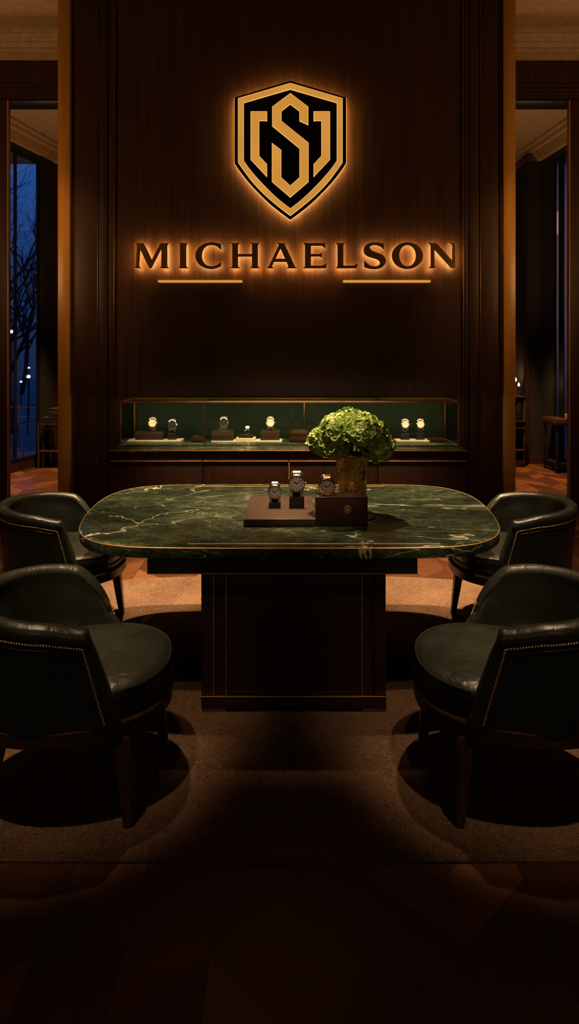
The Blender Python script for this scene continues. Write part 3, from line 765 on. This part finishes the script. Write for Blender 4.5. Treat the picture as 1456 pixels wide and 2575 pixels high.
za = WZ(1442, YP)
lb('apron', M['ped_wood'], tb, a0, a1, YP, 3.75, za, b0)
lb('brass_line', M['line'], tb, a0, a1, YP-.003, YP+.004, za-.003, za+.002, .001)
q0, q1 = WX(506, YP+.01), WX(970, YP+.01); zp = WZ(1752, YP); YQ = YP+.01
lb('pedestal', M['ped_wood'], tb, q0, q1, YQ+.02, 3.65, zp, za)
def pf(a, b_, pr=0, m='ped_wood'): lb('front_panel', M[m], tb, WX(a, YQ), WX(b_, YQ), YQ-pr, YQ+.021, zp, za-.003, .002)
pf(506, 536, .0); pf(539, 566, -.006); pf(570, 909, -.004); pf(912, 938, -.008); pf(941, 970, 0)
for px in (537.5, 568, 910.5): lb('brass_inlay', M['line'], tb, WX(px, YQ)-.0018, WX(px, YQ)+.0018, YQ-.002, YQ+.02, zp, za-.003, .0006)
lb('plinth', M['ped_wood'], tb, q0, q1+.002, YQ-.006, 3.66, zp-.058, zp)
lb('brass_line', M['line'], tb, q0, q1+.002, YQ-.009, YQ-.004, zp-.004, zp, .0008)
lb('plinth_core', M['black_block'], tb, q0+.14, q1-.14, YQ+.05, 3.6, .011, zp-.058)
for a, b_ in ((508, 568), (910, 971)):
    for y0, y1 in ((YQ-.004, YQ+.12), (3.5, 3.64)):
        lb('foot', M['old_brass'], tb, WX(a, YQ), WX(b_, YQ), y0, y1, .011, zp-.058, .002)

# ------------------------------------------------------------------ rug
mb = MB(); ro = []
for k in range(120):
    a = 2*math.pi*k/120; c_, s_ = math.cos(a), math.sin(a)
    if s_ >= 0:
        x = 2.02*math.copysign(abs(c_)**.75, c_); y = 3.3+1.16*s_**.55
    else:
        x = 2.02*math.copysign(abs(c_)**.12, c_); y = 3.3-1.382*abs(s_)**.12
    ro.append((x, y))
mb.rings([[Vector((x, y, .0005)) for x, y in ro], [Vector((x, y, .008)) for x, y in ro], [Vector((x*.996, 3.3+(y-3.3)*.996, .0105)) for x, y in ro]])
rug = mb.build('rug', M['rug']); tag(rug, 'brown wool rug with a curved back edge under the table and chairs', 'rug')
ZR = .0106

# ------------------------------------------------------------------ chairs
def make_chair(mirror):
    def xe(v): return .175-.105*v
    zb, TH = .355, .056
    def plan(t, v):
        fl = 1+.055*v
        ry, rx = .312*fl, .305*(1+.12*v)
        if t < .2: return Vector((xe(v)+(-.05-xe(v))*(t/.2), -.302-(.010*t/.2)-.017*v))
        if t > .8: u = (t-.8)/.2; return Vector((-.05+(xe(v)+.05)*u, .302+.010*(1-u)+.017*v))
        a = math.pi*(t-.2)/.6
        return Vector((-.05-rx*math.sin(a), -math.cos(a)*ry))
    def ztop(t):
        z = .695+.055*math.sin(math.pi*t)**1.3
        if t > .7: z -= .19*(1-math.sqrt(max(0, 1-((t-.7)/.3)**2)))
        return z
    def normal(t, v):
        d_ = plan(min(1, t+.004), v)-plan(max(0, t-.004), v)
        d_.normalize(); return Vector((d_.y, -d_.x))        # inward
    N = 72; rings_ = []
    def section(t, push=0, shrink=1.0):
        zt = ztop(t); out = []
        n = normal(t, .5)
        def P(inw, z):
            v = max(0, min(1.05, (z-zb)/(zt-zb)))
            p = plan(t, v)+n*inw; return Vector((p.x, p.y, z))
        r = TH/2+.004
        for k in range(9): out.append(P(0, zb+(zt-.052-zb)*k/8))
        out.append(P(-.001, zt-.046)); out.append(P(-.006, zt-.04))
        for k in range(9):
            a = math.pi-math.pi*k/8
            out.append(P(TH/2+r*math.cos(a)*1.05, zt-r*.95+r*.95*math.sin(a)*1.0))
        for k in range(8): 
            f_ = k/7; bul = .012*math.sin(math.pi*f_)
            out.append(P(TH+bul, zt-.05-(zt-.05-zb-.01)*f_))
        if shrink != 1:
            c_ = sum(out, Vector())/len(out)
            # shrink only towards the section's mid thickness
            d_ = (plan(min(1, t+.01), .5)-plan(max(0, t-.01), .5)).normalized()
            res = []
            for q in out:
                v = max(0, min(1, (q.z-zb)/(zt-zb)))
                m_ = plan(t, v)+n*(TH/2)
                w = Vector((q.x-m_.x, q.y-m_.y))*shrink
                zz = c_.z+(q.z-c_.z)*(1-(1-shrink)*.06)
                res.append(Vector((m_.x+w.x+d_.x*push, m_.y+w.y+d_.y*push, zz)))
            return res
        return out
    rings_.append(section(0, -.016, .35)); rings_.append(section(0, -.012, .72)); rings_.append(section(0, -.005, .93))
    for i in range(N+1): rings_.append(section(i/N))
    rings_.append(section(1, .005, .93)); rings_.append(section(1, .012, .72)); rings_.append(section(1, .016, .35))
    kind = 'right' if mirror else 'left'
    root = empty('tub_chair', (0, 0, 0))
    mb = MB(); mb.rings(rings_)
    mb.build('backrest', M['leather'], root, mirror=mirror)
    def osurf(t, z, lift):
        v = (z-zb)/(ztop(t)-zb); p = plan(t, v)-normal(t, .5)*lift; return Vector((p.x, p.y, z))
    # nail heads: along the rim, then down both raked arm fronts
    ti = .2*(.03/.2)
    path = []
    for k in range(40): path.append(osurf(ti, zb+.012+(ztop(ti)-.062-zb-.012)*k/39, .001))
    for k in range(1, 160):
        t = ti+(1-2*ti)*k/160; path.append(osurf(t, ztop(t)-.062, .001))
    for k in range(40): path.append(osurf(1-ti, ztop(1-ti)-.062-(ztop(1-ti)-.062-zb-.012)*k/39, .001))
    nails = MB(); acc = 0; sp_ = .0098; base = bmesh.new()
    bmesh.ops.create_uvsphere(base, u_segments=8, v_segments=6, radius=.0047)
    tm = bpy.data.meshes.new('nail'); base.to_mesh(tm); base.free()
    def put(p): 
        k = tm.copy(); k.transform(Matrix.Translation(p)); nails.bm.from_mesh(k); bpy.data.meshes.remove(k)
    put(path[0])
    for a, b_ in zip(path, path[1:]):
        ln = (b_-a).length; s0 = sp_-acc
        while s0 <= ln: put(a+(b_-a)*(s0/ln)); s0 += sp_
        acc = (acc+ln) % sp_
    nails.build('nailhead_trim', M['nail'], root, mirror=mirror)
    MB().tube([osurf(t_, ztop(t_)-.082, -.0005) for t_ in [ti*2.1+(1-4.2*ti)*k/80 for k in range(81)]], .0028, 6).build('piping', M['piping'], root, mirror=mirror)
    # seam lines on the inner back
    for tt in (.36, .64):
        pts = []
        for k in range(14):
            sct = section(tt); pts.append(sct[12+k] if 12+k < len(sct) else sct[-1])
        MB().tube(pts, .0022, 6).build('seam', M['thread'], root, mirror=mirror)
    # seat cushion
    def seat(sc_, z, k=60):
        return [Vector((.055+.295*sc_*math.copysign(abs(math.cos(2*math.pi*i/k))**.92, math.cos(2*math.pi*i/k)), .288*sc_*math.copysign(abs(math.sin(2*math.pi*i/k))**.86, math.sin(2*math.pi*i/k)), z)) for i in range(k)]
    mb = MB(); mb.rings([seat(.93, .36), seat(.985, .366), seat(.995, .39), seat(.982, .397), seat(.995, .404), seat(1.012, .425), seat(1.0, .452), seat(.985, .459), seat(.94, .468), seat(.85, .476), seat(.65, .484), seat(.4, .488), seat(.15, .489), seat(.02, .4892)])
    st = mb.build('seat', M['leather'], root, mirror=mirror)
    MB().tube(seat(.995, .457), .0042, 6, True).build('piping', M['piping'], st, mirror=mirror)
    # wooden rail following shell and seat
    def rail(dd, z):
        out = []
        for i in range(90):
            a = 2*math.pi*i/90; c_, s_ = math.cos(a), math.sin(a)
            rx = .365 if c_ < 0 else .35
            out.append(Vector((.005+(rx+dd)*math.copysign(abs(c_)**.9, c_), (.308+dd)*math.copysign(abs(s_)**.8, s_), z)))
        return out
    mb = MB(); mb.rings([rail(-.05, .30), rail(-.004, .30), rail(.002, .304), rail(.004, .35), rail(0, .3555), rail(-.05, .356)])
    mb.build('seat_rail', M['leg_wood'], root, mirror=mirror)
    for (tx, ty), (fx, fy) in (((.19, -.262), (.215, -.285)), ((.29, .06), (.325, .078)), ((-.155, .2), (-.175, .235)), ((-.235, -.15), (-.285, -.175))):
        mb = MB(); rr = []
        for z, w in ((.301, .025), (.15, .0205), (0.0, .0145)):
            f_ = 1-z/.301; cx_, cy_ = tx+(fx-tx)*f_, ty+(fy-ty)*f_
            rr.append([Vector((cx_+sx*w, cy_+sy*w, z)) for sx, sy in ((-1, -1), (1, -1), (1, 1), (-1, 1))])
        mb.rings(rr); bmesh.ops.bevel(mb.bm, geom=[e_ for e_ in mb.bm.edges], offset=.003, segments=2, affect='EDGES')
        mb.build('leg', M['leg_wood'], root, mirror=mirror)
    return root
chL = make_chair(False); chR = make_chair(True)
CG = 'green leather tub chairs around the table'
def setc(o, x, y, rot, label):
    o.location = (x, y, ZR); o.rotation_euler = (0, 0, rot); tag(o, label, 'chair', CG)
setc(chL, -.815, 2.31, R(9), 'green leather tub chair in front of the table, left side, brass nailheads')
setc(chR, .845, 2.31, R(-9), 'green leather tub chair in front of the table, right side, brass nailheads')
copy_tree(chL, (-1.385, 3.70, ZR), 'green leather tub chair behind the front left chair, tucked to the table end', R(0))
copy_tree(chR, (1.36, 3.70, ZR), 'green leather tub chair behind the front right chair, tucked to the table end', R(0))

# ------------------------------------------------------------------ on the table
zt0 = ZTB+.0008
Yt = 2.966
tx0, tx1 = WX(612, Yt), WX(794, Yt)
tr = empty('display_tray', ((tx0+tx1)/2, Yt+.25, zt0), 'low brown leather display platform on the marble table', 'tray')
w = (tx1-tx0)/2-.001
MB().box(-w, w, -.25, .25, 0, .038, .003).build('platform', M['brown_leather'], tr)
MB().box(-w-.0008, w+.0008, -.2512, -.248, .033, .0375, .0008).build('edge_trim', M['old_brass'], tr)
bxx0, bxx1 = WX(794.5, Yt), WX(925, Yt); hb = .147
bo = empty('presentation_box', ((bxx0+bxx1)/2, Yt+.055, zt0), 'upright brown leather presentation box with a gold emblem', 'box')
w = (bxx1-bxx0)/2
MB().box(-w, w, -.055, .055, 0, hb-.006, .003).build('body', M['box_leather'], bo)
MB().box(-w-.001, w+.001, -.056, .056, hb-.0058, hb, .0025).build('lid', M['brown_leather'], bo)
# gold emblem: ring with a small monogram of bars
ex = WX(873.5, Yt)-(bxx0+bxx1)/2; ez = WZ(1281.5, Yt)-zt0
em = MB(); em.tube([(ex+.0165*math.cos(a*.196), -.0552, ez+.0185*math.sin(a*.196)) for a in range(32)], .0015, 6, True)
for dx, z0_, z1_ in ((-.0085, -.006, .011), (-.0043, -.010, .006), (0, -.014, .012), (.0043, -.010, .006), (.0085, -.006, .011)):
    em.box(ex+dx-.0014, ex+dx+.0014, -.0565, -.0545, ez+z0_, ez+z1_)
em.tube([(ex-.0085, -.0552, ez+.011), (ex-.0043, -.0552, ez+.004), (ex, -.0552, ez+.011), (ex+.0043, -.0552, ez+.004), (ex+.0085, -.0552, ez+.011)], .0009, 6)
em.tube([(ex-.0085, -.0552, ez-.006), (ex, -.0552, ez-.0125), (ex+.0085, -.0552, ez-.006)], .0009, 6)
em.build('gold_emblem', M['line'], bo)
ztray = zt0+.0382
sg = 'black watch stands on the table tray'
def tstand(px0, px1, pyt, pyb, Y, label):
    x0, x1 = WX(px0, Y), WX(px1, Y); w = (x1-x0)/2; h = (pyb-pyt)*Y/F
    e = empty('watch_stand', ((x0+x1)/2, Y+w, ztray), label, 'watch stand', sg)
    MB().box(-w, w, -w, w, 0, h, .002).build('block', M['black_block'], e); return (x0+x1)/2, Y+w, ztray+h
TG = 'watches displayed on the table'
x, y, z = tstand(676, 705.5, 1264, 1277, 3.19, 'low black stand under the smallest watch on the tray')
make_watch((x, y-.03, z+.0004), .037, WZ(1237, y-.03)-z-.001, M['steel'], M['sunburst'], M['bracelet'], 'smallest steel watch, leftmost of the three on the table', TG, M['gold'], 'bracelet', 8)
x, y, z = tstand(727.5, 765, 1249, 1276, 3.19, 'taller black stand under the steel watch in the middle')
make_watch((x, y-.03, z+.0004), .0455, WZ(1215, y-.03)-z-.001, M['steel'], M['sunburst'], M['dark_steel'], 'large steel watch on the taller stand, middle of the three on the table', TG, M['steel'], 'bracelet', 8)
zbx = zt0+hb+.0004; yb = Yt+.035
make_watch((WX(822, yb), yb-.01, zbx), .0425, WZ(1222, yb)-zbx-.002, M['rose'], M['sunburst_brown'], M['rose_bracelet'], 'gold watch standing on the upright brown presentation box', TG, M['gold'], 'bracelet', 8)

# vase, coaster, hydrangeas
VX, VY = WX(886, 3.17), 3.17
co = MB().lathe([(.001, 0), (.118, 0), (.124, .004), (.124, .008), (.12, .010), (.001, .010)], 48, (VX, VY, zt0)).build('coaster', M['black_block'])
tag(co, 'round black coaster under the brass vase', 'coaster')
zv = zt0+.0102
va = empty('brass_vase', (VX, VY, zv), 'hammered brass bucket vase holding the green hydrangeas', 'vase')
HV = WZ(1141, VY)-zv
MB().lathe([(.001, 0), (.064, 0), (.067, .004), (.076, HV*.4), (.0765, HV*.585), (.0778, HV*.592), (.0775, HV*.6), (.087, HV*.93), (.0895, HV*.955), (.0915, HV*.965), (.0915, HV*.985), (.0945, HV*.99), (.0955, HV), (.092, HV+.002), (.088, HV-.003),
            (.085, HV*.92), (.072, HV*.4), (.06, .01), (.001, .01)], 56).build('bucket', M['hammered'], va)
def hydrangea(c, r, label, seed):
    rnd = random.Random(seed)
    e = empty('hydrangea', (VX, VY, zv+.03), label, 'flower', 'green hydrangeas in the brass vase')
    c = Vector(c); mb = MB(); lay = mb.bm.verts.layers.float.new('rim')
    nf = 84
    for k in range(nf):
        zz = 1-1.75*(k+.5)/nf; rad = math.sqrt(max(0, 1-zz*zz)); a = k*2.39996+rnd.uniform(-.2, .2)
        d_ = Vector((rad*math.cos(a), rad*math.sin(a), zz)); d_ = (d_+Vector((rnd.uniform(-.12, .12), rnd.uniform(-.12, .12), rnd.uniform(-.12, .12)))).normalized()
        p = c+Vector((d_.x, d_.y, d_.z*.82))*r*rnd.uniform(.86, 1.04)
        q = d_.to_track_quat('Z', 'Y').to_matrix().to_4x4() @ Matrix.Rotation(rnd.uniform(0, 6.28), 4, 'Z') @ Matrix.Rotation(rnd.uniform(-.45, .45), 4, 'X')
        ps = rnd.uniform(.022, .037)
        for j in range(4):
            T = Matrix.Translation(p) @ q @ Matrix.Rotation(j*math.pi/2+rnd.uniform(-.15, .15), 4, 'Z') @ Matrix.Rotation(rnd.uniform(-.55, .1), 4, 'Y')
            grid = []
            U, V = 5, 5
            for iu in range(U):
                u = iu/(U-1); row = []
                wdt = ps*.62*(math.sin(math.pi*min(1, u*.62+.12)))**.8
                for iv in range(V):
                    v = iv/(V-1)*2-1
                    x_ = u*ps*1.05*(1-.10*v*v*u); y_ = v*wdt
                    z_ = -.35*ps*(u**2)*.5+.30*ps*v*v+.05*ps*math.sin(7*u+3*v+k)
                    vert = mb.bm.verts.new(T @ Vector((x_, y_, z_)))
                    vert[lay] = 1.0 if (iu == U-1 or abs(v) > .99 and iu > 0) else (.12 if u < .7 else .2)
                    row.append(vert)
                grid.append(row)
            for iu in range(U-1):
                for iv in range(V-1):
                    mb.bm.faces.new((grid[iu][iv], grid[iu+1][iv], grid[iu+1][iv+1], grid[iu][iv+1]))
    ol = Vector((VX, VY, zv+.03))
    for v in mb.bm.verts: v.co -= ol
    me = bpy.data.meshes.new('flower_head'); mb.bm.to_mesh(me); mb.bm.free()
    for p_ in me.polygons: p_.use_smooth = True
    me.materials.append(M['petal'])
    o = bpy.data.objects.new('flower_head', me); COL.objects.link(o); o.parent = e
    top = c-ol; b_ = Vector((top.x*.12, top.y*.12, 0))
    neck = Vector((top.x*.32, top.y*.32, HV-.03))
    MB().tube(catmull([b_, neck, top-Vector((0, 0, r*.35)), top], 5), .0045, 6).build('stem', M['stem'], e)
    # a couple of leaves under the head
    lf = MB()
    for s_ in range(2):
        a = rnd.uniform(0, 6.28); base = neck+(top-neck)*rnd.uniform(.25, .55)
        dr = Vector((math.cos(a), math.sin(a), .25)).normalized(); sd = dr.cross(Vector((0, 0, 1))).normalized()
        rows = []
        for iu in range(7):
            u = iu/6; wd = .026*math.sin(math.pi*min(1, u*.9+.06)); pc = base+dr*(.085*u)+Vector((0, 0, -.04*u*u))
            rows.append([pc-sd*wd+Vector((0, 0, wd*.35)), pc, pc+sd*wd+Vector((0, 0, wd*.35))])
        lf.rings(rows, closed=False)
    lf.build('leaves', M['leaf'], e)
zc_ = WZ(1098, VY)
hd = [((.0, .03, .062), .088, 'hydrangea head crowning the top of the bouquet'),
      ((-.082, -.035, .028), .082, 'hydrangea head at the front of the bouquet, left of centre'),
      ((.052, -.06, .03), .082, 'hydrangea head at the front of the bouquet, right of centre'),
      ((.118, .0, .0), .080, 'hydrangea head on the right flank of the bouquet'),
      ((-.14, .0, -.022), .078, 'hydrangea head drooping at the left edge of the bouquet'),
      ((.128, -.03, -.055), .074, 'lowest hydrangea head, hanging over the right side of the vase'),
      ((-.092, -.02, -.055), .066, 'low hydrangea head over the left rim of the vase'),
      ((.075, .08, .04), .08, 'hydrangea head behind the crown at the right'),
      ((-.075, .085, .035), .08, 'hydrangea head behind the crown at the left')]
for i, (d_, r, l) in enumerate(hd):
    hydrangea((VX+d_[0]-.004, VY+d_[1], zc_+d_[2]), r, l, 40+i)

# ------------------------------------------------------------------ salon furniture
# left: nested brass console with stacked dark boxes
YL = 8.9
def LX(p): return WX(p, YL)
cs = empty('console_table', (LX(125), YL+.2, 0), 'slim brass framed console table in the left salon doorway', 'console table')
def frame(e, x0, x1, y0, y1, z0, z1, r, m, shelf=None):
    for x in (x0, x1):
        for y in (y0, y1): MB().box(x-r, x+r, y-r, y+r, z0, z1, .001).build('leg', m, e)
    for y in (y0, y1): MB().box(x0-r, x1+r, y-r, y+r, z1, z1+2*r, .001).build('top_rail', m, e)
    for x in (x0, x1): MB().box(x-r, x+r, y0+r, y1-r, z1, z1+2*r, .001).build('top_rail', m, e)
    if shelf: MB().box(x0, x1, y0, y1, shelf, shelf+.02, .001).build('shelf', m, e)
zt1 = WZ(1066, YL)
frame(cs, LX(97)-LX(125), .62, -.2, .2, .0, zt1-.02, .011, M['old_brass'], WZ(1137, YL))
MB().box(LX(97)-LX(125), .62, -.2, .2, zt1, zt1+.015, .001).build('tabletop', M['black_block'], cs)
cs2 = empty('side_table', (LX(125)+.06, YL+.19, 0), 'smaller brass frame table nested under the left salon console', 'side table')
frame(cs2, LX(105)-LX(125)-.06, .5, -.13, .16, .0, WZ(1074, YL)-.04, .008, M['old_brass'])
def dbox(px, pyt, pyb, z0, lab, dep, m):
    x0 = LX(px); h = (pyb-pyt)*YL/F
    e = empty('storage_box', (x0, YL+.2, z0), lab, 'box', 'dark boxes stacked in the left salon')
    MB().box(0, .55, -dep, dep, 0, h-.012, .003).build('body', m, e)
    MB().box(-.004, .555, -dep-.004, dep+.004, h-.0118, h, .002).build('lid', M['old_brass'], e); return z0+h+.0003
z_ = dbox(101, 1051, 1063.5, zt1+.0155, 'wide dark box on the left salon console, lower of the stack', .17, M['brown_lacquer'])
dbox(117, 1029, 1051, z_, 'narrower dark box on the left salon console, topmost of the stack', .13, M['brown_lacquer'])
# right: shelf unit with candles
YRr = 9.0
def RX(p): return WX(p, YRr)
she = empty('shelf_unit', (RX(1306), YRr+.2, 0), 'dark shelf unit with brass shelf edges beside the right column', 'shelf unit')
x0, x1 = 3.06-RX(1306), RX(1322)-RX(1306)
zs = WZ(997, YRr)
for z in (zs, WZ(1059, YRr), WZ(1076, YRr), WZ(1131, YRr)):
    MB().box(x0, x1, -.2, .18, z-.025, z, .002).build('shelf', M['leg_wood'], she)
    MB().box(x0, x1, -.206, -.199, z-.014, z-.004, .001).build('shelf_edge', M['brass'], she)
MB().box(x1-.025, x1, -.19, .18, 0, zs-.025, .002).build('side_panel', M['leg_wood'], she)
MB().box(x0, x0+.025, -.19, .18, 0, zs-.025, .002).build('side_panel', M['leg_wood'], she)
MB().box(x0, x1, .17, .18, .0, zs-.025).build('back_panel', M['cab_wood'], she)
MB().box(x0, x1, -.18, .17, .0, WZ(1176, YRr)+.1, .002).build('plinth', M['cab_wood'], she)
for px, pyt, r, l in ((1297, 955, .03, 'tallest dark candle on the shelf unit by the right column'), (1304.5, 968, .02, 'thin dark candle at the right of the candle group'), (1292.5, 979, .026, 'shortest dark candle, half hidden by the right column')):
    e = empty('candle', (WX(px, 9.12+(.05 if r < .025 else 0)), 9.12+(.05 if r < .025 else 0), zs+.0003), l, 'candle', 'candles on the right shelf unit')
    h = WZ(pyt, YRr)-zs-.03
    MB().lathe([(.001, 0), (r*1.1, 0), (r, .01), (r, h), (r*.8, h+.002), (.001, h-.004)], 20).build('wax_body', M['candle'], e)
    MB().lathe([(.001, h), (.013, h+.012), (.016, h+.024), (.009, h+.044), (.001, h+.06)], 12).build('flame', M['flame'], e)
vs = MB().lathe([(.001, 0), (.04, 0), (.046, .1), (.05, .22), (.03, .3), (.026, .335), (.001, .335)], 24, (WX(1304, YRr+.05), YRr+.05, WZ(1059, YRr)+.0003)).build('dark_vase', M['black_block'])
tag(vs, 'tall dark vase on the upper shelf below the candles', 'vase')
# right console by the window
YK = 8.75
kc = empty('console_table', (WX(1410, YK)+.05, YK+.0, 0), 'wooden console table at the right salon window', 'console table')
zk = WZ(1050, YK)
kx0 = WX(1378, YK)-WX(1410, YK)-.05
MB().box(kx0, .17, -.25, .2, zk-.09, zk, .003).build('tabletop', M['leg_wood'], kc)
for x in (kx0+.03, .14):
    for y in (-.22, .17): MB().box(x-.016, x+.016, y-.016, y+.016, 0, zk-.09, .002).build('leg', M['black_block'], kc)
MB().box(kx0+.03, .14, -.22, .17, .12, .14, .001).build('stretcher_shelf', M['black_block'], kc)
k1 = empty('storage_box', (WX(1424, YK), YK-.1, zk+.0003), 'small pale box on the right salon console', 'box')
MB().box(-.055, .06, -.06, .06, 0, .085, .003).build('body', M['cream'], k1)
MB().box(-.06, .065, -.064, .064, .0852, .1, .002).build('lid', M['old_brass'], k1)
k2 = MB().lathe([(.001, 0), (.02, 0), (.022, .01), (.014, .018), (.02, .03), (.001, .04)], 16, (WX(1421, YK), YK-.1, zk+.1006)).build('votive_holder', M['gold'])
tag(k2, 'tiny gold votive holder on the pale box of the right console', 'candle holder')

# ------------------------------------------------------------------ lights
def spot(loc_, tgt, e, cone, blend, col, size=.05):
    l = bpy.data.lights.new('downlight', 'SPOT'); l.energy = e; l.spot_size = R(cone); l.spot_blend = blend; l.color = col; l.shadow_soft_size = size
    o = bpy.data.objects.new('downlight', l); COL.objects.link(o); o.location = loc_
    o.rotation_euler = (Vector(tgt)-Vector(loc_)).to_track_quat('-Z', 'Y').to_euler(); return o
def area(loc_, tgt, e, sx, sy, col):
    l = bpy.data.lights.new('area_lamp', 'AREA'); l.energy = e; l.shape = 'RECTANGLE'; l.size = sx; l.size_y = sy; l.color = col
    o = bpy.data.objects.new('area_lamp', l); COL.objects.link(o); o.location = loc_
    o.rotation_euler = (Vector(tgt)-Vector(loc_)).to_track_quat('-Z', 'Y').to_euler(); return o
for sx in (-1, 1):
    spot((sx*1.3, 1.1, 5.1), (sx*.98, 2.45, .6), 470, 19.5, 1, (1, .66, .37), .05)
    spot((sx*1.35, 3.1, 5.1), (sx*1.0, 2.55, .6), 900, 17, 1, (1, .66, .37), .05)
    spot((sx*1.0, 4.9, 5.1), (sx*1.0, 4.3, 0), 2300, 17, .7, (1, .64, .34), .05)
    spot((sx*1.5, 2.5, 5.1), (sx*1.4, 3.75, .6), 650, 17, 1, (1, .66, .37), .05)          # over the front chairs
for sx in (-.55, .55):
    spot((sx, .6, 5.1), (sx, 2.68, .72), 140, 15, 1, (1, .66, .37), .06)  # added front wash to brighten the table's front edge
for sx in (-1, 1):
    area((sx*1.6, -2.0, 2.1), (sx*.8, 3, 1.0), 3.2, .2, 1.2, (1, .66, .36))                # unseen warm fill behind the camera, added for reflections
WARM = (1, .62, .32); AMB = (1, .5, .18)
spot((0, 4.3, 5.1), (0, 4.3, 0), 2900, 45, .8, (1, .66, .37), .06)
spot((.1, 1.5, 5.1), (.12, 3.15, .98), 640, 9.5, .8, (1, .7, .42), .04)                  # accent on the tray and flowers                     # over the table
for sx in (-1, 1):
    spot((sx*2.3, 4.1, 5.1), (sx*2.3, 4.0, 0), 480, 36, .9, WARM, .06)                   # floor beside the rear chairs
    spot((sx*2.3, 4.3, 5.1), (sx*2.32, YW+.2, 1.3), 250, 38, 1, AMB, .06)                 # graze on the wall ends
    spot((sx*2.9, 7.9, 4.9), (sx*3.1, 8.5, 0), 1700, 40, .5, AMB, .06)                    # salon floors
    area((sx*3.0, 7.6, 2.4), (sx*3.2, 8.2, 5), 22, .5, .5, AMB)                           # salon ceilings
    area((sx*3.4, 4.2, 2.6), (sx*2.9, 6.2, 5.2), 26, .5, .5, AMB)                         # bounce up to the cornices
for a, b_ in ((318, 505), (525, 760), (770, 960), (980, 1140)):                          # LED strips in the showcase head
    xm = (WX(a, 5.4)+WX(b_, 5.4))/2
    area((xm, 5.36, ZT-.02), (xm, 5.6, ZC), 3.4, abs(WX(b_, 5.4)-WX(a, 5.4)), .012, (1, .74, .44))
spot((6.3, 11, 5), (8, 17, 4), 900, 70, 1, (1, .62, .5), .2)  # unseen warm spot added outside to tint the facade
area((3.5, 9.45, 1.35), (3.6, 10.05, 1.5), 3.0, .2, .1, AMB)

wd = bpy.data.worlds.new('dusk'); S.world = wd; wd.use_nodes = True
nt = wd.node_tree; bg_ = nt.nodes['Background']
tc = nt.nodes.new('ShaderNodeTexCoord'); spx = nt.nodes.new('ShaderNodeSeparateXYZ'); nt.links.new(tc.outputs['Generated'], spx.inputs[0])
cr = ramp(nt, spx.outputs[2], [(.0, (.012, .024, .075)), (.12, (.014, .045, .15)), (.26, (.02, .085, .3)), (1, (.01, .05, .2))])
nt.links.new(cr, bg_.inputs[0]); bg_.inputs[1].default_value = 1.5

# ------------------------------------------------------------------ camera and view
cd = bpy.data.cameras.new('camera'); cam = bpy.data.objects.new('camera', cd); COL.objects.link(cam)
cam.location = (0, 0, HC); cam.rotation_euler = (R(90), 0, 0)
cd.sensor_fit = 'VERTICAL'; cd.sensor_height = 36; cd.sensor_width = 36*1456/2575
cd.lens = F*36/2575; cd.shift_y = -(2575/2-HOR)/2575; cd.clip_end = 200; cd.clip_start = .05
S.camera = cam
S.view_settings.view_transform = 'Standard'; S.view_settings.look = 'None'
S.view_settings.exposure = 0; S.view_settings.gamma = 1; S.view_settings.use_curve_mapping = False
S.cycles.use_denoising = True
S.cycles.max_bounces = 6; S.cycles.caustics_reflective = False; S.cycles.caustics_refractive = False; S.cycles.transparent_max_bounces = 16
S.cycles.sample_clamp_indirect = 4
